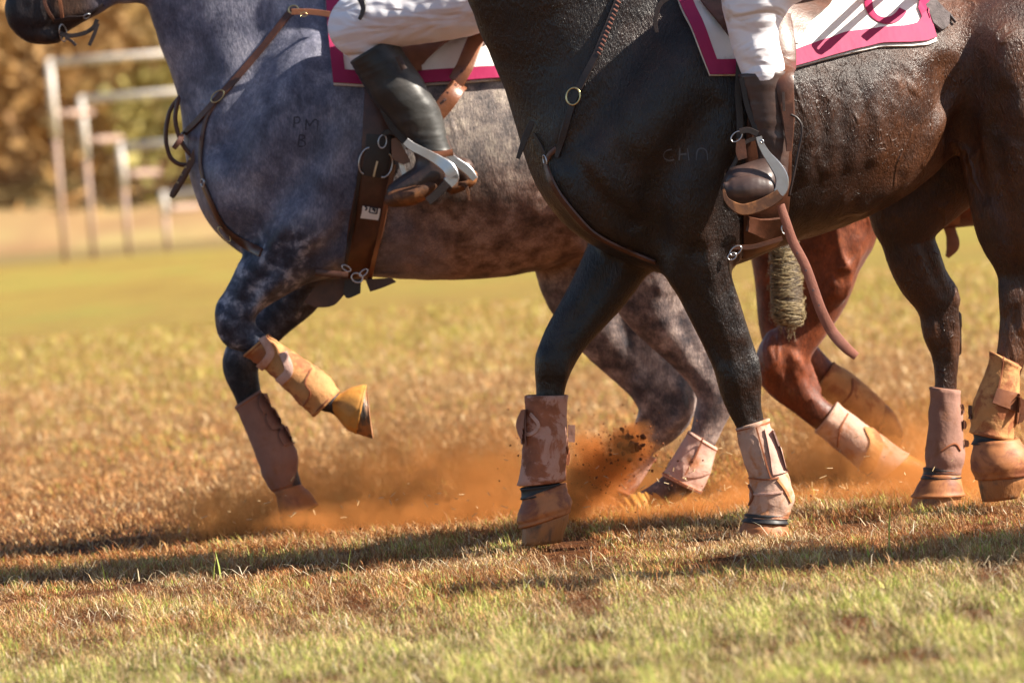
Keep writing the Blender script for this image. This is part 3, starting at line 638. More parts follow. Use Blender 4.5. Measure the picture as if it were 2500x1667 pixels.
k = sleeve('leg_boot', [(1682, 1053, 1749, 1094), (1655, 1095, 1737, 1142), (1635, 1128, 1724, 1178), (1618, 1158, 1710, 1204)], D1 - .13, .95, mat=M['boot_pink'], parent=H1, seed=5); kb = bv(k)
ribbon('seam', [(1716, 1068), (1700, 1110), (1672, 1160)], 4, M['rim'], k, bvh=kb, D=D1 - .185, off=.0015); ribbon('strap', [(1668, 1150), (1700, 1150), (1735, 1140)], 30, M['boot_pink'], k, bvh=kb, D=D1 - .19, off=.0015)
sleeve('bell_boot', [(1595, 1196, 1632, 1236), (1565, 1200, 1600, 1258), (1530, 1212, 1572, 1275), (1505, 1232, 1548, 1282)], D1 - .13, .95, mat=M['bell_ochre'], parent=H1, ribs=6, seed=6)
hoofs(H1, 'hoof', [(1530, 1220, 1575, 1270), (1490, 1245, 1530, 1285)], D1 - .13)
sleeve('leg_boot', [(1540, 1090, 1600, 1120), (1500, 1150, 1562, 1182), (1478, 1185, 1538, 1212)], D1 + .14, .95, mat=M['boot_rust'], parent=H1, seed=7)
sleeve('bell_boot', [(1465, 1200, 1520, 1222), (1435, 1235, 1500, 1262)], D1 + .14, .95, mat=M['bell_rust'], parent=H1, seed=8)
hoofs(H1, 'hoof', [(1440, 1225, 1505, 1250), (1425, 1262, 1490, 1272)], D1 + .14)
# breastplate of the grey horse
bp = ribbon('breastplate', [(712, 26), (660, 95), (598, 168), (560, 212), (520, 256), (480, 300), (452, 328), (425, 362)], [17, 17, 17, 18, 17, 16, 15, 12], M['leather'], H1, bvh=b1, D=[D1 - .2] * 5 + [D1 - .16, D1 - .15, D1 - .14], off=.004, thick=.005)
ribbon('strap', [(536, 236), (508, 285), (495, 344), (492, 400), (500, 440)], 13, M['leather'], bp, bvh=b1, D=D1 - .1, off=.004)
ribbon('strap', [(500, 452), (513, 482), (530, 520), (545, 548), (565, 570), (600, 596), (640, 618)], 22, M['leather'], bp, bvh=b1, D=D1 - .1, off=.003, thick=.005)
ribbon('strap', [(770, 665), (800, 668), (850, 672)], 16, M['leather'], bp, bvh=None, D=D1 - .22, off=.004)
hoop('buckle', (537, 238), 20, 12, 30, 2.2, M['brass'], bp, b1, D1 - .15, off=.014); hoop('ring', (501, 446), 9, 12, -60, 2.6, M['metal'], bp, b1, D1 - .1)
hoop('ring', (548, 572), 8, 22, 40, 2.4, M['brass'], bp, None, D1 - .13); hoop('ring', (716, 26), 12, 10, 20, 3, M['brass'], bp, b1, D1 - .1)
ribbon('rein', [(440, 236), (415, 272), (405, 330), (414, 380), (440, 402), (474, 400)], 11, M['leather'], H1, D=D1 - .02, round_=True, thick=.006)
ribbon('rein', [(436, 240), (428, 290), (438, 335), (458, 370), (480, 388)], 11, M['leather'], H1, D=D1 - .06, round_=True, thick=.006)
mt = ribbon('martingale_strap', [(482, 362), (468, 392), (446, 436), (424, 472), (418, 482)], [15, 16, 17, 17, 10], M['leather'], H1, D=D1 - .08, thick=.004)
for q in ((464, 388), (453, 408), (443, 427), (434, 446)): hoop('hole', q, 2, 2, 0, 1.0, M['brass'], mt, None, D1 - .085)
ribbon('rein', [(712, 30), (760, 30), (806, 36)], 15, M['leather_tan'], H1, D=D1 - .2, thick=.006); hoop('ring', (742, 36), 8, 5, 0, 2, M['brass'], bp, None, D1 - .21)
br = ribbon('bridle', [(150, -60), (146, -5), (150, 22), (153, 48)], 9, M['leather_tan'], H1, bvh=b1, D=D1 - .08)
ribbon('strap', [(105, -60), (108, 0), (118, 28), (134, 52)], 8, M['leather'], br, bvh=b1, D=D1 - .08); ribbon('strap', [(132, 52), (170, 44), (210, 38), (250, 10)], 10, M['leather_dark'], br, bvh=b1, D=D1 - .08)
ribbon('strap', [(146, 82), (170, 88), (205, 82), (228, 68), (238, 48)], 11, M['leather_dark'], br, D=D1 - .03, thick=.006)
ribbon('strap', [(160, 92), (174, 100), (186, 112)], 7, M['leather_dark'], br, D=D1 - .04); ribbon('strap', [(240, 58), (230, 85), (218, 112)], 9, M['leather_dark'], br, D=D1 - .04)
hoop('bit', (150, 80), 10, 22, 10, 2.5, M['metal'], br, b1, D1 - .1); hoop('buckle', (210, 36), 9, 6, 20, 2, M['metal'], br, b1, D1 - .1)
def stroke(nm, pts, wpx, mat, parent, bvh, D): return ribbon(nm, pts, [wpx * random.uniform(.7, 1.6) for _ in pts], mat, parent, bvh=bvh, D=D, off=-.0006, thick=.0009, n=5)
def join_me(objs, name):
    a = objs[0]; V = []; Q = []
    for o in objs:
        b0 = len(V); V += [tuple(v.co) for v in o.data.vertices]; Q += [tuple(b0 + i for i in p.vertices) for p in o.data.polygons]
    me = bpy.data.meshes.new(name); me.from_pydata(V, [], Q); me.materials.append(a.data.materials[0]); par = a.parent
    for o in objs: bpy.data.objects.remove(o)
    return obj(name, me, None, par)
join_me([stroke('s', q, 2.6, M['ink'], H1, b1, D1 - .25) for q in (
    [(717, 312), (719, 286)], [(719, 287), (730, 287), (732, 295), (728, 301), (719, 301)],
    [(746, 318), (748, 292)], [(748, 292), (756, 308)], [(756, 308), (768, 292), (776, 296)], [(777, 295), (774, 322)],
    [(728, 357), (731, 330)], [(731, 330), (742, 331), (744, 338), (732, 342)], [(732, 342), (745, 347), (743, 357), (729, 358)])], 'brand_mark')

# ===== the chestnut horse (behind) =====
D3 = 17.2; H3 = horse_thing(1.1, D3 - 15, 'chestnut horse almost hidden behind the dark bay, forelegs trailing in tan boots')
B = Body((.2, 1.75, -.02), (3.1, 2.65, 2.3), .011); c = B.chain; D = D3
c([(2020, 320, 240), (2200, 320, 245), (2400, 300, 248), (2600, 280, 240), (2800, 250, 225), (2920, 240, 190)], D, .74, .1)
c([(1900, 420, 125), (2000, 400, 190)], D, .8, .12); c([(1990, 200, 220), (1860, 20, 190), (1740, -200, 150), (1690, -300, 110)], D, .42, .12)
c([(1690, -300, 105), (1610, -190, 95), (1500, -90, 60), (1470, -60, 62)], D, .5, .04)
N_, F_ = offs(D, -.14), offs(D, .14)
c([(2010, 380, 140), (2030, 520, 125), (2008, 620, 100), (1988, 705, 88), (1962, 785, 66), (1930, 835, 62), (1905, 888, 64), (1918, 930, 52), (1945, 962, 42), (1985, 998, 37), (2060, 1055, 38), (2110, 1095, 44), (2165, 1125, 36), (2215, 1145, 32)], N_, .8, .035)
c([(1960, 400, 130), (1935, 540, 115), (1932, 630, 98), (1930, 700, 86), (1918, 780, 68), (1925, 835, 58), (1960, 868, 44), (2000, 905, 38), (2060, 955, 34), (2110, 995, 38), (2150, 1025, 38), (2180, 1060, 28)], F_, .8, .035)
c([(2060, 600, 42), (2040, 700, 36)], offs(D, -.22), .6, .05); c([(1965, 905, 24), (1990, 950, 16)], N_, .8, .02)
for s_ in (Nb, Fb): pass
for w_, du in ((-.14, 0), (.14, -160)): c([(2880 + du, 300, 180), (2840 + du, 480, 140), (2850 + du, 650, 90), (2900 + du, 780, 56), (2930 + du, 850, 46), (2900 + du, 950, 33), (2880 + du, 1030, 32), (2870 + du, 1070, 38), (2850 + du, 1100, 40)], offs(D, w_), .75, .04)
r_ = B.relief
r_([(2040, 560, 8), (2052, 620, 7), (2076, 660, 6), (2070, 720, 5)], .006, False, .012); r_([(2000, 690, 8), (2030, 650, 7), (2060, 660, 6)], .006, False, .012); r_([(2000, 560, 40), (1990, 680, 34), (1960, 780, 26)], .012, True, .04)
r_([(1935, 868, 12), (1955, 900, 12), (1968, 950, 10), (1990, 985, 8)], .010, False, .014); r_([(1925, 890, 8), (1945, 930, 9), (1962, 975, 7)], .008, False, .012); r_([(1885, 860, 24), (1890, 900, 22)], .008, False, .02); r_([(1915, 870, 10), (1925, 915, 10), (1940, 950, 8)], .008, True, .014)
r_([(1880, 660, 18), (1888, 740, 18), (1890, 800, 14)], .010, True, .03)
obj('body', B.mesh('body'), M['chest'], H3); b3 = B.bvh
k = sleeve('leg_boot', [(1991, 1053, 2043, 984), (2030, 1088, 2085, 1013), (2068, 1119, 2122, 1042), (2104, 1152, 2168, 1072), (2143, 1174, 2217, 1110)], D3 - .14, .95, mat=M['boot_tan'], parent=H3, seed=11, rim=.005); kb = bv(k)
ribbon('strap', [(2120, 1045), (2140, 1080), (2128, 1120), (2112, 1150)], 34, M['boot_ochre'], k, bvh=kb, D=D3 - .205, off=.0015); ribbon('seam', [(2070, 1010), (2050, 1050), (2045, 1090)], 4, M['rim'], k, bvh=kb, D=D3 - .19, off=.0015)
sleeve('bell_boot', [(2165, 1160, 2205, 1105), (2205, 1172, 2238, 1120), (2246, 1180, 2262, 1136)], D3 - .14, .95, mat=M['bell_ochre'], parent=H3, ridges=22, seed=12)
hoofs(H3, 'hoof', [(2190, 1168, 2225, 1115), (2258, 1190, 2268, 1142)], D3 - .14)
k = sleeve('leg_boot', [(1990, 952, 2034, 886), (2030, 985, 2075, 908), (2070, 1012, 2120, 944), (2110, 1040, 2160, 985), (2142, 1058, 2172, 1020)], D3 + .14, .95, mat=M['boot_ochre'], parent=H3, seed=13, rim=.006); kb = bv(k)
ribbon('seam', [(2082, 925), (2078, 960), (2050, 990)], 5, M['rim'], k, bvh=kb, D=D3 + .08, off=.0015)
sleeve('bell_boot', [(2145, 1062, 2172, 1026), (2165, 1085, 2192, 1045), (2180, 1098, 2202, 1070)], D3 + .14, .95, mat=M['bell_ochre'], parent=H3, ridges=22, seed=14)
hoofs(H3, 'hoof', [(2165, 1085, 2190, 1050), (2190, 1108, 2205, 1075)], D3 + .14)
ribbon('girth', [(2340, 300), (2330, 420), (2322, 500), (2320, 545)], 46, M['leather_tan'], H3, bvh=b3, D=D3 - .1)
ribbon('girth_strap', [(2310, 535), (2322, 570), (2326, 600), (2312, 628)], [30, 28, 32, 10], M['leather_tan'], H3, D=D3 - .02)

# ===== the dark bay horse (right, nearest) =====
D2 = lambda u: 15.12 + min(max((u - 1400) / 1100, -.3), 1.4) * .40
H2 = horse_thing(.9, .3, 'glossy dark bay horse in the foreground on the right, nearest the camera')
B = Body((-.55, -.45, -.02), (2.15, 1.15, 2.35), .0085); c = B.chain; D = D2
c([(1620, 255, 300), (1700, 278, 338), (1850, 285, 318), (2000, 268, 288), (2110, 236, 256), (2220, 180, 205), (2320, 130, 155), (2400, 110, 160)], D, .78, .10)
c([(2440, 150, 190), (2560, 190, 200), (2640, 220, 170)], D, 1.0, .06)
c([(1482, 340, 174), (1600, 320, 240)], D, .8, .14); c([(1530, 425, 168), (1640, 400, 220)], D, .78, .14); c([(1640, 480, 150), (1740, 470, 150)], D, .8, .12)
c([(1600, 170, 318), (1480, 30, 302), (1350, -150, 245), (1270, -290, 190), (1230, -380, 135)], D, .40, .14)
c([(1230, -380, 130), (1130, -260, 140), (1050, -200, 115), (960, -120, 80), (900, -70, 72)], D, .5, .05)
c([(1700, -20, 110), (1850, -10, 110)], D, .5, .10)
N_, F_ = offs(D, -.16), offs(D, .17)
for w_ in (-.11, .11): c([(1760, 40, 100), (1680, 220, 120), (1590, 400, 135), (1680, 540, 120)], offs(D, w_), .55, .10)
c([(1700, 520, 112), (1702, 585, 98), (1700, 635, 86), (1717, 690, 71), (1745, 758, 65), (1772, 825, 59), (1796, 888, 56), (1806, 938, 53), (1815, 985, 44), (1830, 1030, 36), (1852, 1110, 32), (1876, 1190, 42), (1866, 1240, 36), (1862, 1280, 44)], N_, .82, .035)
c([(1785, 560, 40), (1775, 620, 28)], offs(D, -.16), .8, .04)
c([(1560, 540, 110), (1520, 612, 86), (1472, 695, 74), (1425, 762, 63), (1378, 830, 54), (1354, 884, 48), (1346, 925, 40), (1343, 965, 35), (1336, 1050, 32), (1328, 1130, 34), (1322, 1195, 41), (1322, 1240, 36), (1325, 1275, 42)], F_, .82, .035)
Nb, Fb = offs(D, -.16), offs(D, .16)
c([(2510, 150, 180), (2535, 330, 196), (2518, 450, 158), (2505, 540, 126), (2502, 610, 88), (2500, 665, 66), (2495, 715, 58), (2490, 770, 50), (2482, 820, 45), (2466, 880, 36), (2448, 950, 34), (2436, 1020, 40), (2420, 1060, 40), (2425, 1100, 34), (2440, 1150, 44)], Nb, .75, .035)
c([(2535, 690, 30), (2528, 740, 26)], Nb, .6, .02)
c([(2420, 170, 180), (2330, 320, 165), (2260, 440, 120), (2215, 510, 96), (2214, 575, 67), (2232, 632, 66), (2252, 680, 62), (2280, 722, 56), (2292, 765, 48), (2298, 810, 47), (2308, 860, 36), (2309, 905, 30), (2309, 945, 28), (2309, 1030, 31), (2310, 1110, 40), (2302, 1160, 34), (2290, 1200, 40)], Fb, .72, .04)
c([(2322, 715, 20), (2330, 735, 17)], Fb, .6, .02); c([(2334, 770, 16), (2336, 860, 14)], offs(D, .19), .6, .03)
c([(1700, 600, 10), (1712, 700, 10), (1730, 780, 8)], offs(D, -.245), .8, .03, cut=True)
c([(1400, 300, 12), (1430, 430, 14), (1520, 540, 14)], offs(D, -.27), .7, .06, cut=True)
c([(2325, 190, 26), (2350, 330, 30), (2345, 430, 26)], offs(D, -.26), .7, .08, cut=True)
r_ = B.relief
r_([(1600, -10, 44), (1530, 130, 50), (1450, 270, 46), (1390, 370, 36)], .018, True, .05); r_([(1700, 100, 44), (1640, 230, 56), (1580, 340, 50)], .010, False, .05)
r_([(1710, 430, 105), (1700, 500, 90)], .016, False, .06); r_([(1740, 270, 26), (1660, 380, 30), (1590, 480, 30), (1600, 580, 24)], .012, True, .05); r_([(1470, 420, 80), (1500, 470, 70)], .012, False, .06)
r_([(1380, 440, 34), (1440, 520, 34), (1520, 570, 30)], .010, False, .04); r_([(1400, 400, 16), (1460, 480, 18), (1550, 550, 14)], .008, True, .03)
r_([(1660, 660, 15), (1690, 740, 14), (1725, 820, 12), (1752, 880, 9)], .008, True, .02); r_([(1735, 640, 32), (1765, 730, 26), (1795, 820, 22)], .007, False, .03); r_([(1760, 600, 12), (1770, 700, 12), (1800, 800, 10)], .006, True, .02)
r_([(1720, 700, 6), (1748, 770, 5), (1780, 850, 5), (1800, 900, 4)], .004, False, .01); r_([(1790, 905, 30), (1800, 935, 28)], .006, False, .02); r_([(1840, 880, 14), (1846, 930, 14)], .007, False, .015); r_([(1822, 960, 7), (1834, 1000, 7), (1840, 1025, 6)], .006, True, .012)
r_([(1500, 640, 16), (1450, 720, 14), (1395, 800, 12)], .007, True, .025); r_([(1336, 870, 24), (1336, 905, 22)], .006, False, .02); r_([(1375, 880, 12), (1372, 920, 12)], .006, False, .015); r_([(1352, 930, 7), (1350, 955, 7)], .005, True, .012)
r_([(1760, 560, 26), (1790, 480, 26), (1800, 400, 24)], .014, True, .04)
r_([(2322, 175, 28), (2330, 250, 34), (2356, 360, 34), (2384, 470, 26)], .026, True, .05); r_([(2312, 250, 22), (2262, 335, 24), (2190, 430, 22), (2110, 500, 18)], .012, False, .03)
r_([(2470, 120, 50), (2480, 260, 50)], .014, False, .06); r_([(2440, 240, 24), (2420, 360, 26), (2440, 480, 24), (2460, 560, 16)], .010, True, .04)
for i_, x_ in enumerate((1960, 2015, 2070, 2125)): r_([(x_ - 14, 200, 20), (x_ + 10, 310, 22), (x_ + 4, 420 - i_ * 14, 18)], .002, False, .03)
for q in ([(2010, 230), (2030, 260), (2022, 300), (2044, 335)], [(2080, 215), (2102, 262), (2090, 310)], [(2130, 200), (2120, 250), (2146, 290), (2140, 330)], [(1985, 330), (2020, 352), (2052, 350), (2080, 380)], [(2170, 240), (2188, 280), (2176, 320)], [(2400, 120), (2440, 150), (2452, 200)], [(2430, 330), (2470, 350), (2490, 400)], [(2420, 520), (2450, 560), (2458, 610)], [(2190, 150), (2230, 180), (2240, 230)]):
    r_([(u_, v_, 4.5) for u_, v_ in q], .0035, False, .008)
r_([(2262, 600, 14), (2280, 660, 12), (2304, 715, 9)], .010, True, .018); r_([(2322, 700, 12), (2330, 740, 12), (2326, 790, 9)], .006, False, .014); r_([(2270, 720, 8), (2292, 790, 8), (2300, 850, 7)], .006, True, .012); r_([(2322, 820, 9), (2324, 880, 7)], .006, False, .012)
r_([(2470, 590, 14), (2486, 650, 12), (2490, 700, 9)], .010, True, .02); r_([(2456, 700, 16), (2458, 750, 16)], .008, False, .015); r_([(2480, 760, 8), (2474, 840, 7)], .006, True, .012)
obj('body', B.mesh('body'), M['bay'], H2); b2 = B.bvh
TB = Body(*wb(2620, 60, 2860, 800, 15.6, .12), .012); TB.chain([(2650, 80, 40), (2720, 200, 44), (2760, 400, 40), (2770, 700, 34)], 15.55, .9, .02)
obj('tail', TB.mesh('tail'), M['bay'], H2)
fd = 15.12 - .03 + .17; nd = 15.12 + .16 - .16
k = sleeve('leg_boot', [(1283, 967, 1384, 966), (1281, 1040, 1384, 1040), (1275, 1110, 1386, 1104), (1266, 1184, 1377, 1172)], fd, .88, mat=M['boot_rust'], parent=H2, seed=21, rim=.005, wob=.003); kb = bv(k)
patch('strap', [(1272, 1000, 1286, 998), (1260, 1030, 1286, 1030), (1264, 1058, 1286, 1060), (1278, 1084, 1288, 1086)], M['boot_mauve'], k, kb, fd - .045)
ribbon('buckle', [(1284, 1003), (1268, 1030), (1290, 1062), (1316, 1040), (1296, 1010)], 9, M['boot_pink'], k, bvh=kb, D=fd, off=.0015)
patch('strap', [(1384, 1037, 1404, 1037), (1384, 1060, 1404, 1060), (1385, 1078, 1403, 1079)], M['boot_mauve'], k, kb, fd - .01)
ribbon('strap', [(1382, 1090), (1388, 1115), (1384, 1135)], 8, M['rim'], k, bvh=kb, D=fd, off=.0015)
sleeve('bell_boot', [(1278, 1216, 1378, 1180), (1270, 1240, 1386, 1200), (1262, 1268, 1396, 1228), (1270, 1288, 1390, 1250)], fd, .9, mat=M['bell_rust'], parent=H2, seed=22, wob=.004, rim=.004)
sleeve('fetlock_band', [(1273, 1192, 1366, 1180), (1274, 1218, 1372, 1196)], fd, .9, mat=M['black_band'], parent=H2, seed=23, wob=.002)
hoofs(H2, 'hoof', [(1282, 1262, 1382, 1232), (1276, 1290, 1388, 1262), (1274, 1332, 1372, 1322)], fd)
k = sleeve('leg_boot', [(1799, 1046, 1874, 1023), (1803, 1080, 1892, 1072), (1826, 1155, 1924, 1158), (1829, 1206, 1938, 1204), (1829, 1240, 1931, 1247), (1820, 1262, 1920, 1266)], nd, .9, mat=M['boot_tan'], parent=H2, seed=24, rim=.005, wob=.003); kb = bv(k)
ribbon('seam', [(1846, 1042), (1856, 1080), (1870, 1130), (1882, 1166)], 4, M['rim'], k, bvh=kb, D=nd, off=.002); ribbon('seam', [(1830, 1166), (1870, 1170), (1900, 1166)], 4, M['rim'], k, bvh=kb, D=nd, off=.0015)
patch('strap', [(1864, 1048, 1890, 1050), (1876, 1100, 1907, 1096), (1886, 1160, 1922, 1152)], M['boot_pink'], k, kb, nd - .035)  # pale strap area; paints the sunlit right side of this boot
ribbon('strap', [(1898, 1170), (1915, 1195), (1930, 1225)], 7, M['boot_ochre'], k, bvh=kb, D=nd, off=.0015); ribbon('strap', [(1829, 1185), (1840, 1208), (1830, 1232)], 6, M['rim'], k, bvh=kb, D=nd, off=.0015)
ribbon('strap', [(1832, 1206), (1870, 1206), (1910, 1200)], 5, M['boot_pink'], k, bvh=kb, D=nd, off=.0015)
sleeve('fetlock_band', [(1822, 1255, 1920, 1258), (1815, 1272, 1922, 1278)], nd, .95, mat=M['black_band'], parent=H2, seed=25, wob=.003)
sleeve('bell_boot', [(1826, 1262, 1908, 1262), (1812, 1280, 1920, 1284), (1803, 1298, 1924, 1300), (1800, 1312, 1924, 1312)], nd, .95, mat=M['bell_rust'], parent=H2, seed=26, wob=.003)
hoofs(H2, 'hoof', [(1806, 1296, 1920, 1298), (1802, 1322, 1922, 1320)], nd)
hd = 15.12 + .37 - .16; hf = 15.12 + .33 + .16
k = sleeve('leg_boot', [(2420, 860, 2488, 894), (2408, 905, 2490, 930), (2378, 975, 2488, 985), (2372, 1020, 2482, 1030), (2372, 1056, 2468, 1074)], hd, .9, mat=M['boot_ochre'], parent=H2, seed=27, rim=.006, wob=.003); kb = bv(k)
patch('strap', [(2436, 948, 2490, 962), (2430, 965, 2490, 978), (2424, 984, 2488, 1008)], M['leather_tan'], k, kb, hd - .055); ribbon('seam', [(2450, 872), (2446, 910), (2438, 950)], 4, M['rim'], k, bvh=kb, D=hd, off=.0015)
patch('strap', [(2364, 988, 2374, 990), (2363, 1005, 2374, 1008), (2366, 1022, 2376, 1024)], M['leather'], k, kb, hd - .01); patch('strap', [(2484, 965, 2500, 975), (2480, 1000, 2506, 1010), (2478, 1035, 2496, 1030)], M['leather_tan'], k, kb, hd - .02)
sleeve('fetlock_band', [(2380, 1060, 2462, 1064), (2374, 1084, 2470, 1082)], hd, .9, mat=M['black_band'], parent=H2, seed=28)
sleeve('bell_boot', [(2380, 1080, 2486, 1072), (2370, 1115, 2512, 1100), (2372, 1148, 2520, 1132), (2384, 1170, 2512, 1158)], hd, .95, mat=M['bell_rust'], parent=H2, seed=29, wob=.003)
hoofs(H2, 'hoof', [(2386, 1160, 2500, 1150), (2390, 1186, 2505, 1172), (2398, 1225, 2485, 1215)], hd)
k = sleeve('leg_boot', [(2274, 946, 2341, 954), (2268, 1008, 2349, 1010), (2262, 1083, 2352, 1078), (2258, 1120, 2357, 1116), (2262, 1150, 2342, 1160)], hf, .9, mat=M['boot_mauve'], parent=H2, seed=30, rim=.005, wob=.003); kb = bv(k)
for q in ((2346, 985, 2352, 1010), (2348, 1025, 2358, 1048), (2352, 1072, 2364, 1092)): patch('strap', [(q[0], q[1], q[2], q[1] + 3), (q[0], (q[1] + q[3]) / 2, q[2] + 2, (q[1] + q[3]) / 2), (q[0], q[3], q[2], q[3] - 2)], M['leather'], k, kb, hf - .01)
ribbon('seam', [(2298, 1100), (2330, 1082), (2344, 1100)], 4, M['rim'], k, bvh=kb, D=hf, off=.0015)
sleeve('fetlock_band', [(2256, 1142, 2342, 1150), (2250, 1168, 2345, 1166)], hf, .9, mat=M['leather_dark'], parent=H2, seed=31)
sleeve('bell_boot', [(2256, 1158, 2342, 1160), (2240, 1185, 2350, 1182), (2226, 1212, 2354, 1208)], hf, .95, mat=M['bell_rust'], parent=H2, seed=32)
hoofs(H2, 'hoof', [(2232, 1205, 2348, 1200), (2222, 1242, 2345, 1238)], hf)
# breastplate of the bay
bp = ribbon('breastplate', [(1519, -30), (1500, 22), (1478, 80), (1454, 138), (1425, 195), (1404, 240), (1388, 290), (1375, 335), (1362, 384)], [16, 17, 18, 18, 19, 19, 18, 18, 12], M['leather_dark'], H2, bvh=b2, D=14.9, off=.004, thick=.005)
ribbon('strap', [(1300, 296), (1283, 335), (1264, 388)], [14, 16, 10], M['leather_dark'], bp, D=15.05, thick=.004)
ribbon('strap', [(1306, 326), (1322, 352), (1334, 378)], 10, M['leather_dark'], bp, bvh=b2, D=15.0, off=.004)
ribbon('strap', [(1362, 362), (1345, 378), (1336, 398)], 14, M['leather'], bp, bvh=b2, D=15.0, off=.005)
ribbon('strap', [(1336, 398), (1350, 440), (1372, 478), (1405, 520), (1446, 562), (1500, 594), (1560, 620), (1604, 638)], [12, 17, 18, 18, 17, 16, 14, 12], M['leather'], bp, bvh=b2, D=15.05, off=.004, thick=.006)
hoop('buckle', (1404, 237), 18, 21, -12, 3.6, M['brass'], bp, b2, 14.9, off=.014); hoop('ring', (1336, 392), 6, 14, 20, 2.4, M['metal'], bp, b2, 14.95)
for v_ in (285, 300, 315, 330): hoop('hole', (1389 - (v_ - 285) * .24, v_), 1.6, 1.6, 0, .8, M['ink'], bp, b2, 14.9, off=.009)
for i in range(13):
    v_ = 5 + i * 10.5; stroke('stitch', [(1506 - i * 4.0, v_ - 4), (1515 - i * 4.0, v_ + 3)], 2.6, M['webbing'], bp, b2, 14.9).location += Vector((0, -.011, 0))
join_me([stroke('s', q, 3.0, M['scuff'], H2, b2, 14.9) for q in (
    [(1640, 365), (1624, 370), (1620, 384), (1632, 393), (1646, 390)], [(1660, 362), (1658, 392)], [(1660, 378), (1676, 376)], [(1678, 362), (1682, 392)], [(1700, 392), (1704, 364), (1724, 366), (1728, 392)])], 'brand_mark')
ribbon('rein', [(1640, -10), (1612, 10), (1602, 35), (1600, 62), (1604, 80)], [12, 13, 11, 10, 8], M['leather_dark'], H2, D=14.8, thick=.004)

# ---------------------------------------------------------------- saddle pads, saddles, girths
def pad(label, b, axis, D, left, right, bot, border_col, cat='saddle pad'):
    # left / right: (u,v) bottom and top corners of the near side; cloth lies over the back and hangs down both sides
    (ul0, vl0), (ul1, vl1) = left; (ur0, vr0), (ur1, vr1) = right
    y0, z0 = axis
    def side(u, v):
        loc, n, ok = hit(u, v, b, D); return loc
    A, Bq = side(ul0, vl0), side(ur0, vr0); A1, B1 = side(ul1, vl1 + 2), side(ur1, vr1 + 2)
    phb = math.atan2(Bq.z - z0, -(Bq.y - y0)); phb1 = math.atan2(B1.z - z0, -(B1.y - y0)); slopeb = (B1.x - Bq.x) / max(.12, phb1 - phb)
    NS, NT = 44, 60; bw = .038; G = []; Gs = []
    wid = (Bq - A).length; ss = sorted(set([0, bw / wid, 1 - bw / wid, 1] + list(np.linspace(bw / wid, 1 - bw / wid, NS))))
    mid = [bot(s) for s in ss]
    for s, (ub, vb) in zip(ss, mid):
        p0 = side(ub, vb); ph0 = math.atan2(p0.z - z0, -(p0.y - y0)); col = []
        phm = math.pi / 2; rad = math.hypot(p0.z - z0, p0.y - y0); db = bw / rad
        half = [ph0, ph0 + db] + list(np.linspace(ph0 + db, phm, NT // 2)[1:])
        full = half + [math.pi - q for q in reversed(half[:-1])]
        pa = math.atan2(A1.z - z0, -(A1.y - y0)); slope = lambda a, b_, c_: (b_ - a) / max(.15, pa - c_)
        for ph in full:
            e = min(ph, math.pi - ph); e2 = min(e, pa)
            xl = A.x + slope(A.x, A1.x, ph0) * (e2 - ph0); xr = Bq.x + slopeb * (e2 - phb)
            xr = Bq.x + slopeb * (min(e, phb1) - max(phb, ph0) if False else min(max(e, phb), phb1) - phb); x = xl + (xr - xl) * s; dirv = Vector((0, -math.cos(ph), math.sin(ph))); o_ = Vector((x, y0, z0))
            loc, n, i, dd = b.ray_cast(o_ + dirv * 1.2, -dirv)
            if loc is None: loc = o_ + dirv * .3
            loc = loc + dirv * (.012 + .003 * noise.noise(Vector((x * 9, ph * 5, 1)))); col.append(loc)
        G.append(col)
    ni, nj = len(G), len(G[0])
    root = thing('saddle_pad', (A.x * .5 + Bq.x * .5, y0, z0), label, cat, 'white saddle pads with magenta borders')
    def sub(name, test, lift, mat, parent, th):
        V = []; Q = []; mp = {}
        def vid(i, j):
            if (i, j) not in mp:
                p = G[i][j]; d_ = (p - Vector((p.x, y0, z0))).normalized(); mp[(i, j)] = len(V); V.append(tuple(p + d_ * lift))
            return mp[(i, j)]
        for i in range(ni - 1):
            for j in range(nj - 1):
                if test(i, j): Q.append((vid(i, j), vid(i + 1, j), vid(i + 1, j + 1), vid(i, j + 1)))
        me = rawmesh(name, V, quads=Q); bm = bmesh.new(); bm.from_mesh(me); bmesh.ops.recalc_face_normals(bm, faces=bm.faces[:]); bmesh.ops.solidify(bm, geom=bm.faces[:], thickness=th); bm.to_mesh(me); bm.free()
        for p in me.polygons: p.use_smooth = True
        me.set_sharp_from_angle(angle=R(45))
        return obj(name, me, mat, parent)
    edge = lambda i, j: i == 0 or i == ni - 2 or j == 0 or j == nj - 2
    cl = sub('cloth', lambda i, j: True, 0, M['padwhite'], root, .008); sub('border', edge, .0125, border_col, root, .004)
    V = [Vector(v.co) for v in cl.data.vertices]; bv = BVHTree.FromPolygons(V, [tuple(p.vertices) for p in cl.data.polygons])
    return root, bv
def botline(l, r_, *mids):
    pts = [l] + list(mids) + [r_]
    def f(s):
        q = s * (len(pts) - 1); i = min(int(q), len(pts) - 2); t = q - i; return (pts[i][0] + (pts[i + 1][0] - pts[i][0]) * t, pts[i][1] + (pts[i + 1][1] - pts[i][1]) * t)
    return f
pad1, pb1 = pad('white saddle pad with magenta border under the rider on the grey horse', b1, (D1 - 15, P(900, 350, D1).z), D1 - .2, ((815, 214), (800, 60)), ((1300, 196), (1290, 60)),
                botline((815, 212), (1300, 196), (936, 219), (1058, 212), (1180, 203)), M['magenta'])
pad2, pb2 = pad('white saddle pad with magenta border and curved letter on the dark bay', b2, (.27, P(1900, 270, 15.3).z), 15.0, ((1734, 188), (1655, 4)), ((2289, 111), (2248, 4)),
                botline((1734, 188), (2289, 111), (1873, 186), (2012, 150), (2150, 120)), M['magenta'])
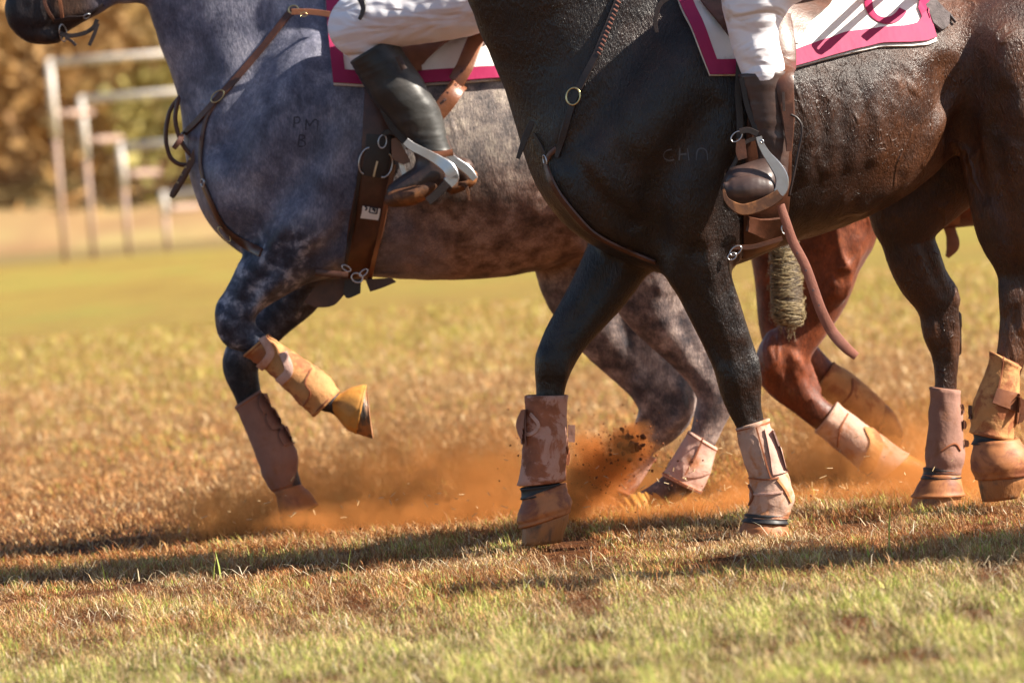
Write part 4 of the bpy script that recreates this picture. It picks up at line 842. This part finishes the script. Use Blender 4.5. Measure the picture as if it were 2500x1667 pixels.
arc = [(2163 + 44 * math.cos(R(a)), 8 + 45 * math.sin(R(a))) for a in range(24, 311, 14)]
ribbon('letter', arc, 21, M['magenta'], pad2, bvh=pb2, D=15.0, off=.002, thick=.003, n=3)
und = thing('felt_pad', (1.1, .3, 1.3), 'grey felt underpad showing behind the white pad on the dark bay rump', 'felt pad')
patch('felt', [(2240, -40, 2330, 60), (2245, -5, 2316, 40), (2262, 30, 2312, 66), (2275, 62, 2296, 78)], M['wool'], und, b2, 15.1, off=.003, thick=.010)

def saddle(label, D, bvh, flaps, seat_nodes, mat, girth, gmat):
    s = thing('saddle', tuple(P(seat_nodes[0][0], seat_nodes[0][1], D)), label, 'saddle', 'polo saddles')
    TB = Body(*wb(min(n[0] for n in seat_nodes) - 160, -260, max(n[0] for n in seat_nodes) + 160, 140, D, .3), .012)
    TB.chain(seat_nodes, D, 1.5, .03); obj('seat', TB.mesh('seat'), mat, s)
    for i, f in enumerate(flaps): patch('flap', f, mat, s, bvh, D - .25, off=.014 + .002 * i, thick=.006)
    gth = None
    return s
sad1 = saddle('brown saddle on the grey horse under the white breeches', D1, pb1,
              [[(960, 60, 1000, 150), (1000, 40, 1028, 165), (1040, 25, 1046, 148), (1085, 15, 1090, 112), (1150, 5, 1156, 86), (1230, 0, 1236, 60)], [(960, 90, 1000, 190), (985, 92, 1024, 180), (1016, 98, 1030, 180)]],
              [(820, 30, 44), (940, 20, 50), (1100, 10, 50), (1240, -10, 40)], M['leather_tan'], None, None)
sad2 = saddle('dark brown saddle with stitched flap on the dark bay', D2(1850), pb2,
              [[(1696, -10, 1780, -10), (1718, 26, 1788, 26), (1745, 60, 1788, 60), (1776, 95, 1790, 98)], [(1880, -8, 2032, -10), (1890, 20, 2022, 22), (1900, 55, 1978, 56), (1915, 80, 1958, 84), (1930, 112, 1942, 116)]],
              [(1720, -60, 44), (1850, -75, 50), (1990, -80, 50), (2060, -95, 40)], M['leather'], None, None)
gd = D1 - .34
g1 = ribbon('girth', [(925, 215), (925, 300), (921, 400), (905, 480), (893, 550), (880, 610), (868, 672)], [70, 78, 82, 82, 82, 80, 72], M['leather'], sad1, bvh=b1, D=D1 - .25, off=.005, thick=.010)
ribbon('girth_edge', [(962, 400), (945, 480), (932, 550), (915, 620), (903, 668)], 12, M['leather_tan'], g1, bvh=b1, D=D1 - .25, off=.017, thick=.005)
ribbon('girth_edge', [(880, 410), (870, 480), (857, 550), (842, 610), (832, 650)], 10, M['leather_dark'], g1, bvh=b1, D=D1 - .25, off=.016, thick=.004)
hoop('buckle', (898, 392), 20, 33, -14, 3.2, M['metal'], g1, b1, D1 - .25, off=.022, a0=100, a1=265); hoop('buckle', (940, 402), 18, 30, -14, 3.2, M['metal'], g1, b1, D1 - .25, off=.022, a0=-95, a1=80)
ribbon('strap', [(926, 330), (922, 380), (914, 430)], 62, M['leather_dark'], g1, bvh=b1, D=D1 - .25, off=.017, thick=.005)
ribbon('tongue', [(922, 392), (917, 410), (913, 428)], 5, M['metal'], g1, bvh=b1, D=D1 - .25, off=.026)
pt = patch('label_patch', [(886, 497, 930, 504), (884, 513, 927, 521), (882, 524, 924, 531)], M['padwhite'], g1, b1, D1 - .25, off=.019, thick=.002)
join_me([stroke('s', q, wq, M['ink'], pt, b1, D1 - .25) for q, wq in (([(904, 506), (922, 509)], 3), ([(922, 509), (920, 522)], 3), ([(920, 522), (902, 519)], 3), ([(902, 519), (904, 506)], 3), ([(891, 503), (896, 508), (893, 514)], 5), ([(909, 511), (916, 512), (914, 517)], 5))], 'emblem').location += Vector((0, -.024, 0))
patch('belly_guard', [(742, 738, 776, 690), (775, 750, 800, 684), (815, 745, 835, 680), (842, 718, 870, 682)], M['leather'], g1, None, D1 - .06, off=.0, thick=.02)
patch('belly_guard', [(842, 684, 838, 716), (862, 682, 850, 728), (882, 680, 880, 716)], M['leather_dark'], g1, None, D1 - .12, off=0, thick=.02)
patch('belly_guard', [(892, 682, 904, 712), (925, 680, 935, 702), (955, 678, 968, 688)], M['leather'], g1, None, D1 - .08, off=0, thick=.02)
hoop('ring', (872, 678), 14, 11, -20, 2.6, M['metal'], g1, None, D1 - .25); hoop('ring', (888, 666), 12, 6, 40, 2.6, M['metal'], g1, None, D1 - .26); hoop('ring', (846, 655), 12, 6, -30, 2.6, M['metal'], g1, None, D1 - .26)
ribbon('overgirth', [(1190, 60), (1165, 110), (1140, 165), (1108, 225), (1075, 270), (1040, 300)], [42, 42, 42, 42, 42, 40], M['leather_tan'], sad1, bvh=pb1, D=D1 - .27, off=.03, thick=.006)
for q in ((1127, 175), (1112, 208), (1086, 244)): hoop('hole', q, 2.5, 2.5, 0, 1.2, M['ink'], sad1, None, D1 - .30)
g2 = ribbon('girth', [(1880, 180), (1876, 300), (1872, 430), (1866, 520), (1858, 585), (1850, 605)], [110, 115, 120, 122, 122, 110], M['leather'], sad2, bvh=b2, D=15.0, off=.005, thick=.012)
patch('belly_guard', [(1808, 520, 1800, 556), (1850, 520, 1850, 566), (1890, 515, 1895, 560), (1912, 508, 1913, 540)], M['leather'], g2, b2, 15.0, off=.03, thick=.008)
ribbon('strap', [(1788, 603), (1820, 604), (1850, 600), (1910, 582)], 12, M['leather'], g2, D=15.02, thick=.006)
hoop('ring', (1796, 612), 16, 9, 35, 3.2, M['metal'], g2, None, 15.0); hoop('ring', (1787, 626), 11, 8, 30, 2.8, M['metal'], g2, None, 14.98); hoop('ring', (1915, 560), 7, 12, 10, 2.5, M['metal'], g2, None, 14.86)
ribbon('leather_panel', [(1898, 40), (1908, 120), (1914, 200), (1924, 290), (1926, 370)], [58, 62, 46, 30, 14], M['leather'], sad2, bvh=pb2, D=14.86, off=.015, thick=.008)
hw_ = ribbon('hanging_strap', [(1905, 500), (1918, 540), (1936, 592), (1964, 645), (1984, 700), (2004, 757), (2030, 808), (2062, 846), (2088, 868)], [20, 22, 24, 24, 25, 26, 27, 26, 20], M['webbing'], sad2, D=[14.84, 14.84, 14.85, 14.86, 14.87, 14.88, 14.9, 14.9, 14.92], thick=.004)
for q in ((1946, 618), (1967, 660), (1985, 708), (1999, 745)): hoop('hole', q, 2.2, 2.2, 0, 1, M['ink'], hw_, None, 14.85)
ribbon('strap_loop', [(1930, 280), (1945, 288), (1956, 305), (1957, 330), (1948, 375), (1937, 430), (1926, 480)], 6, M['leather_dark'], sad2, D=14.83, round_=True)

# ---------------------------------------------------------------- riders
def rider(label, D, hip, knee, boot_pairs_nodes, foot, spine, head, arm, mat_boot):
    t = thing('person', tuple(P(hip[0], hip[1], D)), label, 'person', 'mounted riders')
    return t
def limb_obj(name, lo_hi, nodesets, mat, parent, h=.006):
    TB = Body(*lo_hi, h)
    for nodes, D, sy, kk in nodesets: TB.chain(nodes, D, sy, kk)
    o = obj(name, TB.mesh(name), mat, parent); return o, TB.bvh
def upper(t, hip, D, lean=0):
    u, v = hip
    torso = [(u, v - 20, 105), (u - 8, v - 130, 100), (u - 20, v - 260, 120), (u - 40, v - 380, 118), (u - 55, v - 440, 60)]
    o, _ = limb_obj('shirt', wb(u - 420, v - 700, u + 250, v + 80, D, .45), [(torso, D, 1.25, .03),
        ([(u - 50, v - 390, 62), (u - 60, v - 250, 52), (u - 110, v - 150, 44)], D - .24, 1, .03), ([(u - 50, v - 390, 62), (u - 60, v - 250, 52), (u - 110, v - 150, 44)], D + .24, 1, .03)], M['shirt'], t, .012)
    limb_obj('skin', wb(u - 420, v - 720, u + 150, v + 80, D, .4), [([(u - 110, v - 150, 40), (u - 200, v - 120, 34), (u - 290, v - 110, 26), (u - 320, v - 105, 32)], D - .2, .9, .02),
        ([(u - 110, v - 150, 40), (u - 200, v - 120, 34), (u - 290, v - 110, 26), (u - 320, v - 105, 32)], D + .12, .9, .02), ([(u - 55, v - 440, 52), (u - 66, v - 500, 48), (u - 80, v - 560, 80), (u - 84, v - 600, 78)], D, .85, .03), ([(u - 150, v - 560, 16), (u - 165, v - 545, 12)], D, .8, .02)], M['skin'], t, .010)
    limb_obj('helmet', wb(u - 260, v - 780, u + 80, v - 520, D, .25), [([(u - 76, v - 610, 100), (u - 70, v - 625, 100)], D, .85, .03), ([(u - 150, v - 585, 24), (u - 200, v - 575, 14)], D, 2.2, .03)], M['helmet'], t, .010)
R1 = thing('person', tuple(P(1180, -100, D1)), 'rider of the grey horse in white breeches and black riding boots', 'person', 'mounted riders')
DL = D1 - .36
br1, bb1 = limb_obj('breeches', (( -.72, D1 - 15 - .55, 1.05), (.45, D1 - 15 + .5, 2.1)), [
    ([(1215, -60, 118), (1120, -20, 112), (1010, 12, 98), (920, 38, 84), (874, 60, 72), (868, 78, 60), (890, 110, 47), (918, 150, 40)], DL, .95, .03),
    ([(1215, -60, 118), (1120, -20, 112), (1010, 12, 98), (920, 38, 84), (872, 62, 72), (890, 120, 55)], D1 + .36, .95, .03),
    ([(1200, -60, 120), (1290, -110, 120), (1300, -150, 110)], D1, 2.3, .06)], M['breech'], R1)
upper(R1, (1300, -150), D1)
def fold(nm, pts, wpx, par, bvh, D): pass
sb = sleeve('riding_boot', [(858, 152, 958, 92), (872, 178, 984, 124), (888, 206, 1008, 160), (914, 250, 1044, 215), (946, 288, 1070, 262), (972, 318, 1084, 312), (990, 342, 1094, 345), (1004, 368, 1106, 372)], DL, .82, nseg=48, mat=M['boot_black'], parent=R1, seed=41, rim=.002, wob=.004, freq=12)
limb_obj('foot', wb(920, 320, 1190, 530, DL, .1), [([(1050, 350, 46), (1062, 385, 46), (1070, 412, 42)], DL, .75, .02), ([(1120, 418, 32), (1075, 425, 38), (1030, 440, 36), (990, 458, 30), (968, 470, 25)], DL, .95, .03), ([(1135, 410, 20), (1140, 440, 20)], DL, 1.2, .02)], M['boot_brown'], sb, .004)
limb_obj('sole', wb(920, 420, 1190, 530, DL, .1), [([(958, 486, 20), (975, 482, 24), (1010, 474, 26), (1050, 455, 22), (1068, 446, 14)], DL - .01, 1.35, .015), ([(1105, 458, 17), (1145, 444, 15), (1152, 430, 15)], DL, 1.8, .015)], M['sole'], sb, .004)
ribbon('boot_tag', [(971, 138), (978, 153), (987, 170)], 14, M['boot_brown'], sb, D=DL - .068, off=.004)
ribbon('spur', [(1095, 378), (1118, 398), (1142, 416), (1160, 438)], [14, 20, 22, 16], M['metal'], sb, D=DL - .055, thick=.006)
ribbon('boot_strap', [(1046, 376), (1070, 378), (1106, 372)], 16, M['leather_tan'], sb, D=DL - .066)
ribbon('boot_strap', [(1118, 450), (1135, 452), (1142, 470), (1146, 490)], [8, 10, 8, 4], M['sole'], sb, D=DL - .05)
st1 = ribbon('stirrup', [(990, 345), (1006, 358), (1034, 372), (1070, 392), (1096, 412), (1104, 436), (1094, 448)], [20, 22, 22, 26, 32, 34, 30], M['metal'], sad1, D=[DL - .07] * 4 + [DL - .075] * 3, thick=.008)
ribbon('tread', [(1092, 446), (1078, 462), (1060, 480), (1045, 492)], 22, M['leather_dark'], st1, D=DL - .08, thick=.012)
ribbon('stirrup_arm', [(990, 345), (978, 380), (985, 420), (1000, 450)], 14, M['metal'], st1, D=DL + .06, thick=.006)
ribbon('stirrup_leather', [(905, 180), (930, 250), (955, 305), (975, 330), (992, 346)], 20, M['leather_dark'], sad1, D=DL - .01, thick=.006)
hoop('buckle', (934, 346), 10, 16, -8, 2.4, M['metal'], sad1, None, DL); ribbon('strap', [(934, 330), (950, 322), (968, 326)], 14, M['leather_dark'], sad1, D=DL, thick=.006)
patch('strap', [(955, 340, 970, 336), (956, 370, 985, 362), (962, 390, 1000, 388), (985, 402, 1002, 396)], M['leather_tan'], sad1, None, DL + .03, thick=.008)
ribbon('zip_pull', [(873, -12), (884, 0), (890, 20), (886, 36), (879, 48)], [14, 18, 13, 11, 8], M['leather_dark'], R1, bvh=bb1, D=DL - .1, off=.01, thick=.004)

R2 = thing('person', tuple(P(2010, -190, D2(1950))), 'rider of the dark bay in white breeches and brown riding boots, toe towards the camera', 'person', 'mounted riders')
DQ = D2(1850) - .40; dc = D2(1900)
lb = ((.35, dc - 15 - .6, 1.05), (1.35, dc - 15 + .6, 2.1))
br2, bb2 = limb_obj('breeches', lb, [
    ([(2010, -170, 120), (1930, -110, 112), (1868, -60, 98), (1846, -10, 86), (1838, 50, 66), (1845, 110, 58), (1862, 165, 54), (1866, 190, 50)], DQ, .95, .03),
    ([(2010, -170, 120), (1930, -110, 112), (1868, -60, 98), (1846, -10, 86), (1842, 60, 62), (1860, 165, 52)], dc + .38, .95, .03),
    ([(2010, -170, 120), (2070, -200, 120), (2070, -240, 110)], dc, 2.3, .06)], M['breech'], R2)
upper(R2, (2070, -240), dc)
sb2 = sleeve('riding_boot', [(1806, 184, 1921, 176), (1814, 230, 1924, 230), (1826, 276, 1926, 280), (1838, 320, 1927, 330), (1848, 360, 1926, 375), (1850, 396, 1923, 415), (1850, 425, 1921, 445)], DQ, .82, nseg=48, mat=M['boot_brown'], parent=R2, seed=42, rim=.002, wob=.004, freq=12)
limb_obj('foot', wb(1730, 380, 1960, 530, DQ, .28), [([(1888, 420, 36), (1882, 450, 36)], DQ, .9, .02), ([(1880, 446, 36), (1852, 444, 40)], DQ - .05, .9, .04), ([(1862, 446, 38), (1836, 444, 42), (1808, 446, 42)], DQ - .10, 1.1, .04), ([(1845, 430, 24), (1870, 415, 24)], DQ - .08, .9, .04)], M['boot_brown'], sb2, .004)
limb_obj('sole', wb(1730, 380, 1960, 530, DQ, .3), [([(1800, 465, 34), (1830, 462, 38), (1866, 462, 30)], DQ - .135, .85, .02), ([(1770, 452, 8), (1782, 478, 8), (1820, 488, 8), (1872, 470, 8)], DQ - .15, .8, .006)], M['boot_brown'], sb2, .004)
ribbon('boot_tag', [(1912, 225), (1913, 250), (1914, 272)], 7, M['boot_brown'], sb2, D=DQ - .055)
st2 = ribbon('stirrup', [(1852, 334), (1858, 354), (1872, 378), (1893, 405), (1908, 432), (1908, 458), (1900, 472)], [16, 17, 20, 28, 32, 34, 30], M['metal'], sad2, D=DQ - .14, thick=.010)
hoop('rivet', (1860, 346), 3.5, 3.5, 0, 2.5, M['metal'], st2, None, DQ - .155)
ribbon('tread', [(1766, 462), (1772, 486), (1792, 504), (1816, 512), (1850, 504), (1880, 490), (1904, 474)], [6, 12, 22, 28, 30, 30, 26], M['sole'], st2, D=DQ - .17, thick=.02)
ribbon('stirrup_arm', [(1848, 336), (1815, 352), (1795, 395), (1770, 440), (1764, 466)], 10, M['leather_dark'], st2, D=DQ - .06, thick=.008)
ribbon('stirrup_leather', [(1806, 150), (1802, 230), (1806, 290), (1806, 340)], 18, M['leather_dark'], sad2, D=DQ + .03, thick=.006); ribbon('stirrup_leather', [(1810, 190), (1824, 260), (1842, 310), (1850, 334)], 14, M['leather_dark'], sad2, D=DQ - .02, thick=.006)
hoop('ring', (1798, 334), 16, 10, 42, 2.4, M['metal'], sad2, None, DQ - .1); ribbon('strap', [(1806, 322), (1826, 318), (1850, 328)], 15, M['leather_dark'], sad2, D=DQ - .1, thick=.006)
patch('strap', [(1798, 340, 1818, 340), (1796, 370, 1822, 368), (1802, 392, 1824, 386)], M['leather'], sad2, None, DQ - .07)

# a further rider on a dark horse, just outside the right edge of the picture: its shadow crosses the near turf
def copy_tree(o, off, parent=None, keep=True):
    c_ = o.copy(); COL.objects.link(c_)
    if parent: c_.parent = parent; c_.matrix_parent_inverse = o.matrix_parent_inverse.copy()
    else: c_.location = o.location + off
    for ch in [q for q in S.objects if q.parent == o]: copy_tree(ch, off, c_)
    return c_
OFF = Vector((2.25, -1.75, 0))
for o_, lab in ((H2, 'dark bay horse just beyond the right edge, nearest the camera'), (R2, 'rider on the horse just beyond the right edge'), (sad2, 'dark saddle of the horse just beyond the right edge'), (pad2, 'saddle pad of the horse just beyond the right edge')):
    n_ = copy_tree(o_, OFF); n_['label'] = lab

# ---------------------------------------------------------------- dust, clods
def dust():
    lo_, hi_ = Vector((-1.25, .30, -.03)), Vector((1.95, 2.9, .62))
    C = (lo_ + hi_) / 2; me = bpy.data.meshes.new('dust'); bm = bmesh.new(); bmesh.ops.create_cube(bm, size=1.0)
    for v in bm.verts: v.co = Vector([v.co[i] * (hi_ - lo_)[i] for i in range(3)])
    bm.to_mesh(me); bm.free(); m = Mat('dust_air'); m.N.remove(m.b)
    # puffs: pixel centre, pixel radii, depth, depth radius, density
    puffs = [(760, 1225, 200, 110, 17.3, .3, 2.6), (560, 1262, 175, 85, 17.0, .35, 2.8), (720, 1268, 110, 34, 16.6, .2, 2.6), (850, 1225, 120, 80, 17.0, .3, 2.2), (1010, 1195, 250, 175, 16.95, .4, 1.9), (1180, 1190, 170, 165, 16.9, .4, 2.4), (950, 1262, 280, 55, 16.7, .35, 1.8),
             (1480, 1130, 95, 80, 16.2, .22, 6.0), (1535, 1088, 66, 50, 16.12, .16, 55.0), (1490, 1130, 66, 44, 16.15, .15, 34.0), (1440, 1178, 66, 40, 16.15, .15, 26.0), (1380, 1230, 80, 40, 16.2, .2, 12.0), (1410, 1210, 110, 80, 16.3, .3, 5.0), (1600, 1200, 190, 100, 17.2, .3, 3.0), (1680, 1262, 150, 48, 16.1, .3, 3.4), (1560, 1275, 120, 30, 16.0, .25, 2.6), (1820, 1225, 120, 75, 16.3, .3, 2.2),
             (2020, 1180, 240, 150, 17.7, .4, 2.4), (2120, 1232, 230, 50, 16.5, .3, 1.8), (2320, 1190, 200, 150, 16.2, .5, 2.4), (2180, 1080, 330, 170, 17.4, .5, .8), (1950, 1250, 200, 60, 16.4, .4, 2.6), (2320, 1235, 180, 60, 15.75, .25, 3.0)]
    tot = None
    nz = m.noise(6.0, 6, .68, dist=.7); nz2 = m.noise(19, 4, .65)
    thr = m.math('ADD', m.math('MULTIPLY', nz, .75), m.math('MULTIPLY', nz2, .25))
    for u, v, ru, rv, d, rd, den in puffs:
        c_ = P(u, v, d) - C; s1 = m.N.new('ShaderNodeVectorMath'); s1.operation = 'SUBTRACT'; m.L.new(m.o, s1.inputs[0]); s1.inputs[1].default_value = c_
        s2 = m.N.new('ShaderNodeVectorMath'); s2.operation = 'MULTIPLY'; m.L.new(s1.outputs[0], s2.inputs[0]); s2.inputs[1].default_value = (1 / px(ru, d), 1 / rd, 1 / px(rv, d))
        ln = m.N.new('ShaderNodeVectorMath'); ln.operation = 'LENGTH'; m.L.new(s2.outputs[0], ln.inputs[0])
        r_ = m.math('ADD', ln.outputs['Value'], m.math('MULTIPLY', m.math('SUBTRACT', thr, .5), -4.6))
        f = m.math('MULTIPLY', m.math('SUBTRACT', 1.0, m.smooth(r_, .15, 1.15)), den * 2.1); tot = f if tot is None else m.math('ADD', tot, f)
    pv = m.N.new('ShaderNodeVolumePrincipled'); pv.inputs['Color'].default_value = (.88, .40, .12, 1); pv.inputs['Anisotropy'].default_value = .2
    m.L.new(tot, pv.inputs['Density'])
    cc = P(1500, 1120, 16.14) - C; v1 = m.N.new('ShaderNodeVectorMath'); v1.operation = 'DISTANCE'; m.L.new(m.o, v1.inputs[0]); v1.inputs[1].default_value = cc
    m.L.new(m.mix(m.smooth(v1.outputs['Value'], .03, .20), (.72, .24, .06), (.92, .40, .12)), pv.inputs['Color']); m.L.new(pv.outputs[0], m.N['Material Output'].inputs['Volume'])
    o = obj('dust', me, m.m); o.location = C; tag(o, 'orange dust kicked up around the hooves', 'dust', kind='stuff')
dust()
def clods():
    V = []; T = []
    def lump(p, r_):
        bm = bmesh.new(); bmesh.ops.create_icosphere(bm, subdivisions=1, radius=r_); b0 = len(V)
        for v in bm.verts: V.append(tuple(p + v.co * (.7 + .8 * random.random())))
        for f in bm.faces: T.append(tuple(b0 + v.index for v in f.verts))
        bm.free()
    for i in range(900):
        a, b_ = random.gauss(0, 1), random.gauss(0, 1); sp = random.choice((.6, 1, 1.5)); u = 1536 + (a * 24 + b_ * 8) * sp; v = 1092 + (b_ * 17 - a * 8) * sp
        lump(P(u, v, 16.1 + random.gauss(0, .03)), .0007 + .0034 * random.random() ** 4)
    for i in range(46): lump(P(1542 + random.gauss(0, 17), 1090 + random.gauss(0, 13), 16.0 + random.gauss(0, .03)), .003 + .007 * random.random())
    for i in range(110):
        u = 1440 + random.gauss(0, 120); v = 1120 + random.gauss(0, 75); lump(P(u, v, 16.1 + random.gauss(0, .2)), .001 + .0018 * random.random())
    for i in range(60):
        t = random.random(); lump(P(1530 - 130 * t + random.gauss(0, 22), 1095 + 120 * t + random.gauss(0, 20), 16.1 + random.gauss(0, .06)), .0015 + .003 * random.random() ** 2)
    for u, v in ((1241, 999), (1413, 1001), (1246, 1087), (1637, 1117), (1655, 1125), (1690, 1128), (1980, 1210), (880, 1290)): lump(P(u, v, 15.9), .003)
    tag(obj('clods', rawmesh('clods', V, tris=T), M['clod']), 'dark red soil crumbs thrown up behind the front boot of the dark bay', 'soil clods', kind='stuff')
clods()
def flying_straw():
    V = []; T = []; Q = []
    for i in range(230):
        z_ = random.random()
        u, v = (random.gauss(1640, 150), random.gauss(1190, 55)) if z_ < .5 else ((random.gauss(2100, 160), random.gauss(1200, 60)) if z_ < .8 else (random.uniform(500, 1250), random.gauss(1235, 30)))
        p = P(u, v, 15.9 + random.gauss(0, .35)); d = Vector((random.gauss(0, 1), random.gauss(0, .5), random.gauss(0, .7))).normalized(); l = .006 + .016 * random.random(); s = d.orthogonal().normalized() * .0009
        b0 = len(V); V += [tuple(p - s), tuple(p + s), tuple(p + d * l + s + Vector((0, 0, .003))), tuple(p + d * l - s + Vector((0, 0, .003)))]; Q.append((b0, b0 + 1, b0 + 2, b0 + 3))
    m = simple('loose_straw', (.50, .36, .18), .6)
    tag(obj('loose_straw', rawmesh('loose_straw', V, quads=Q), m), 'loose straw bits flying in the dust between the hooves', 'straw', kind='stuff')
flying_straw()
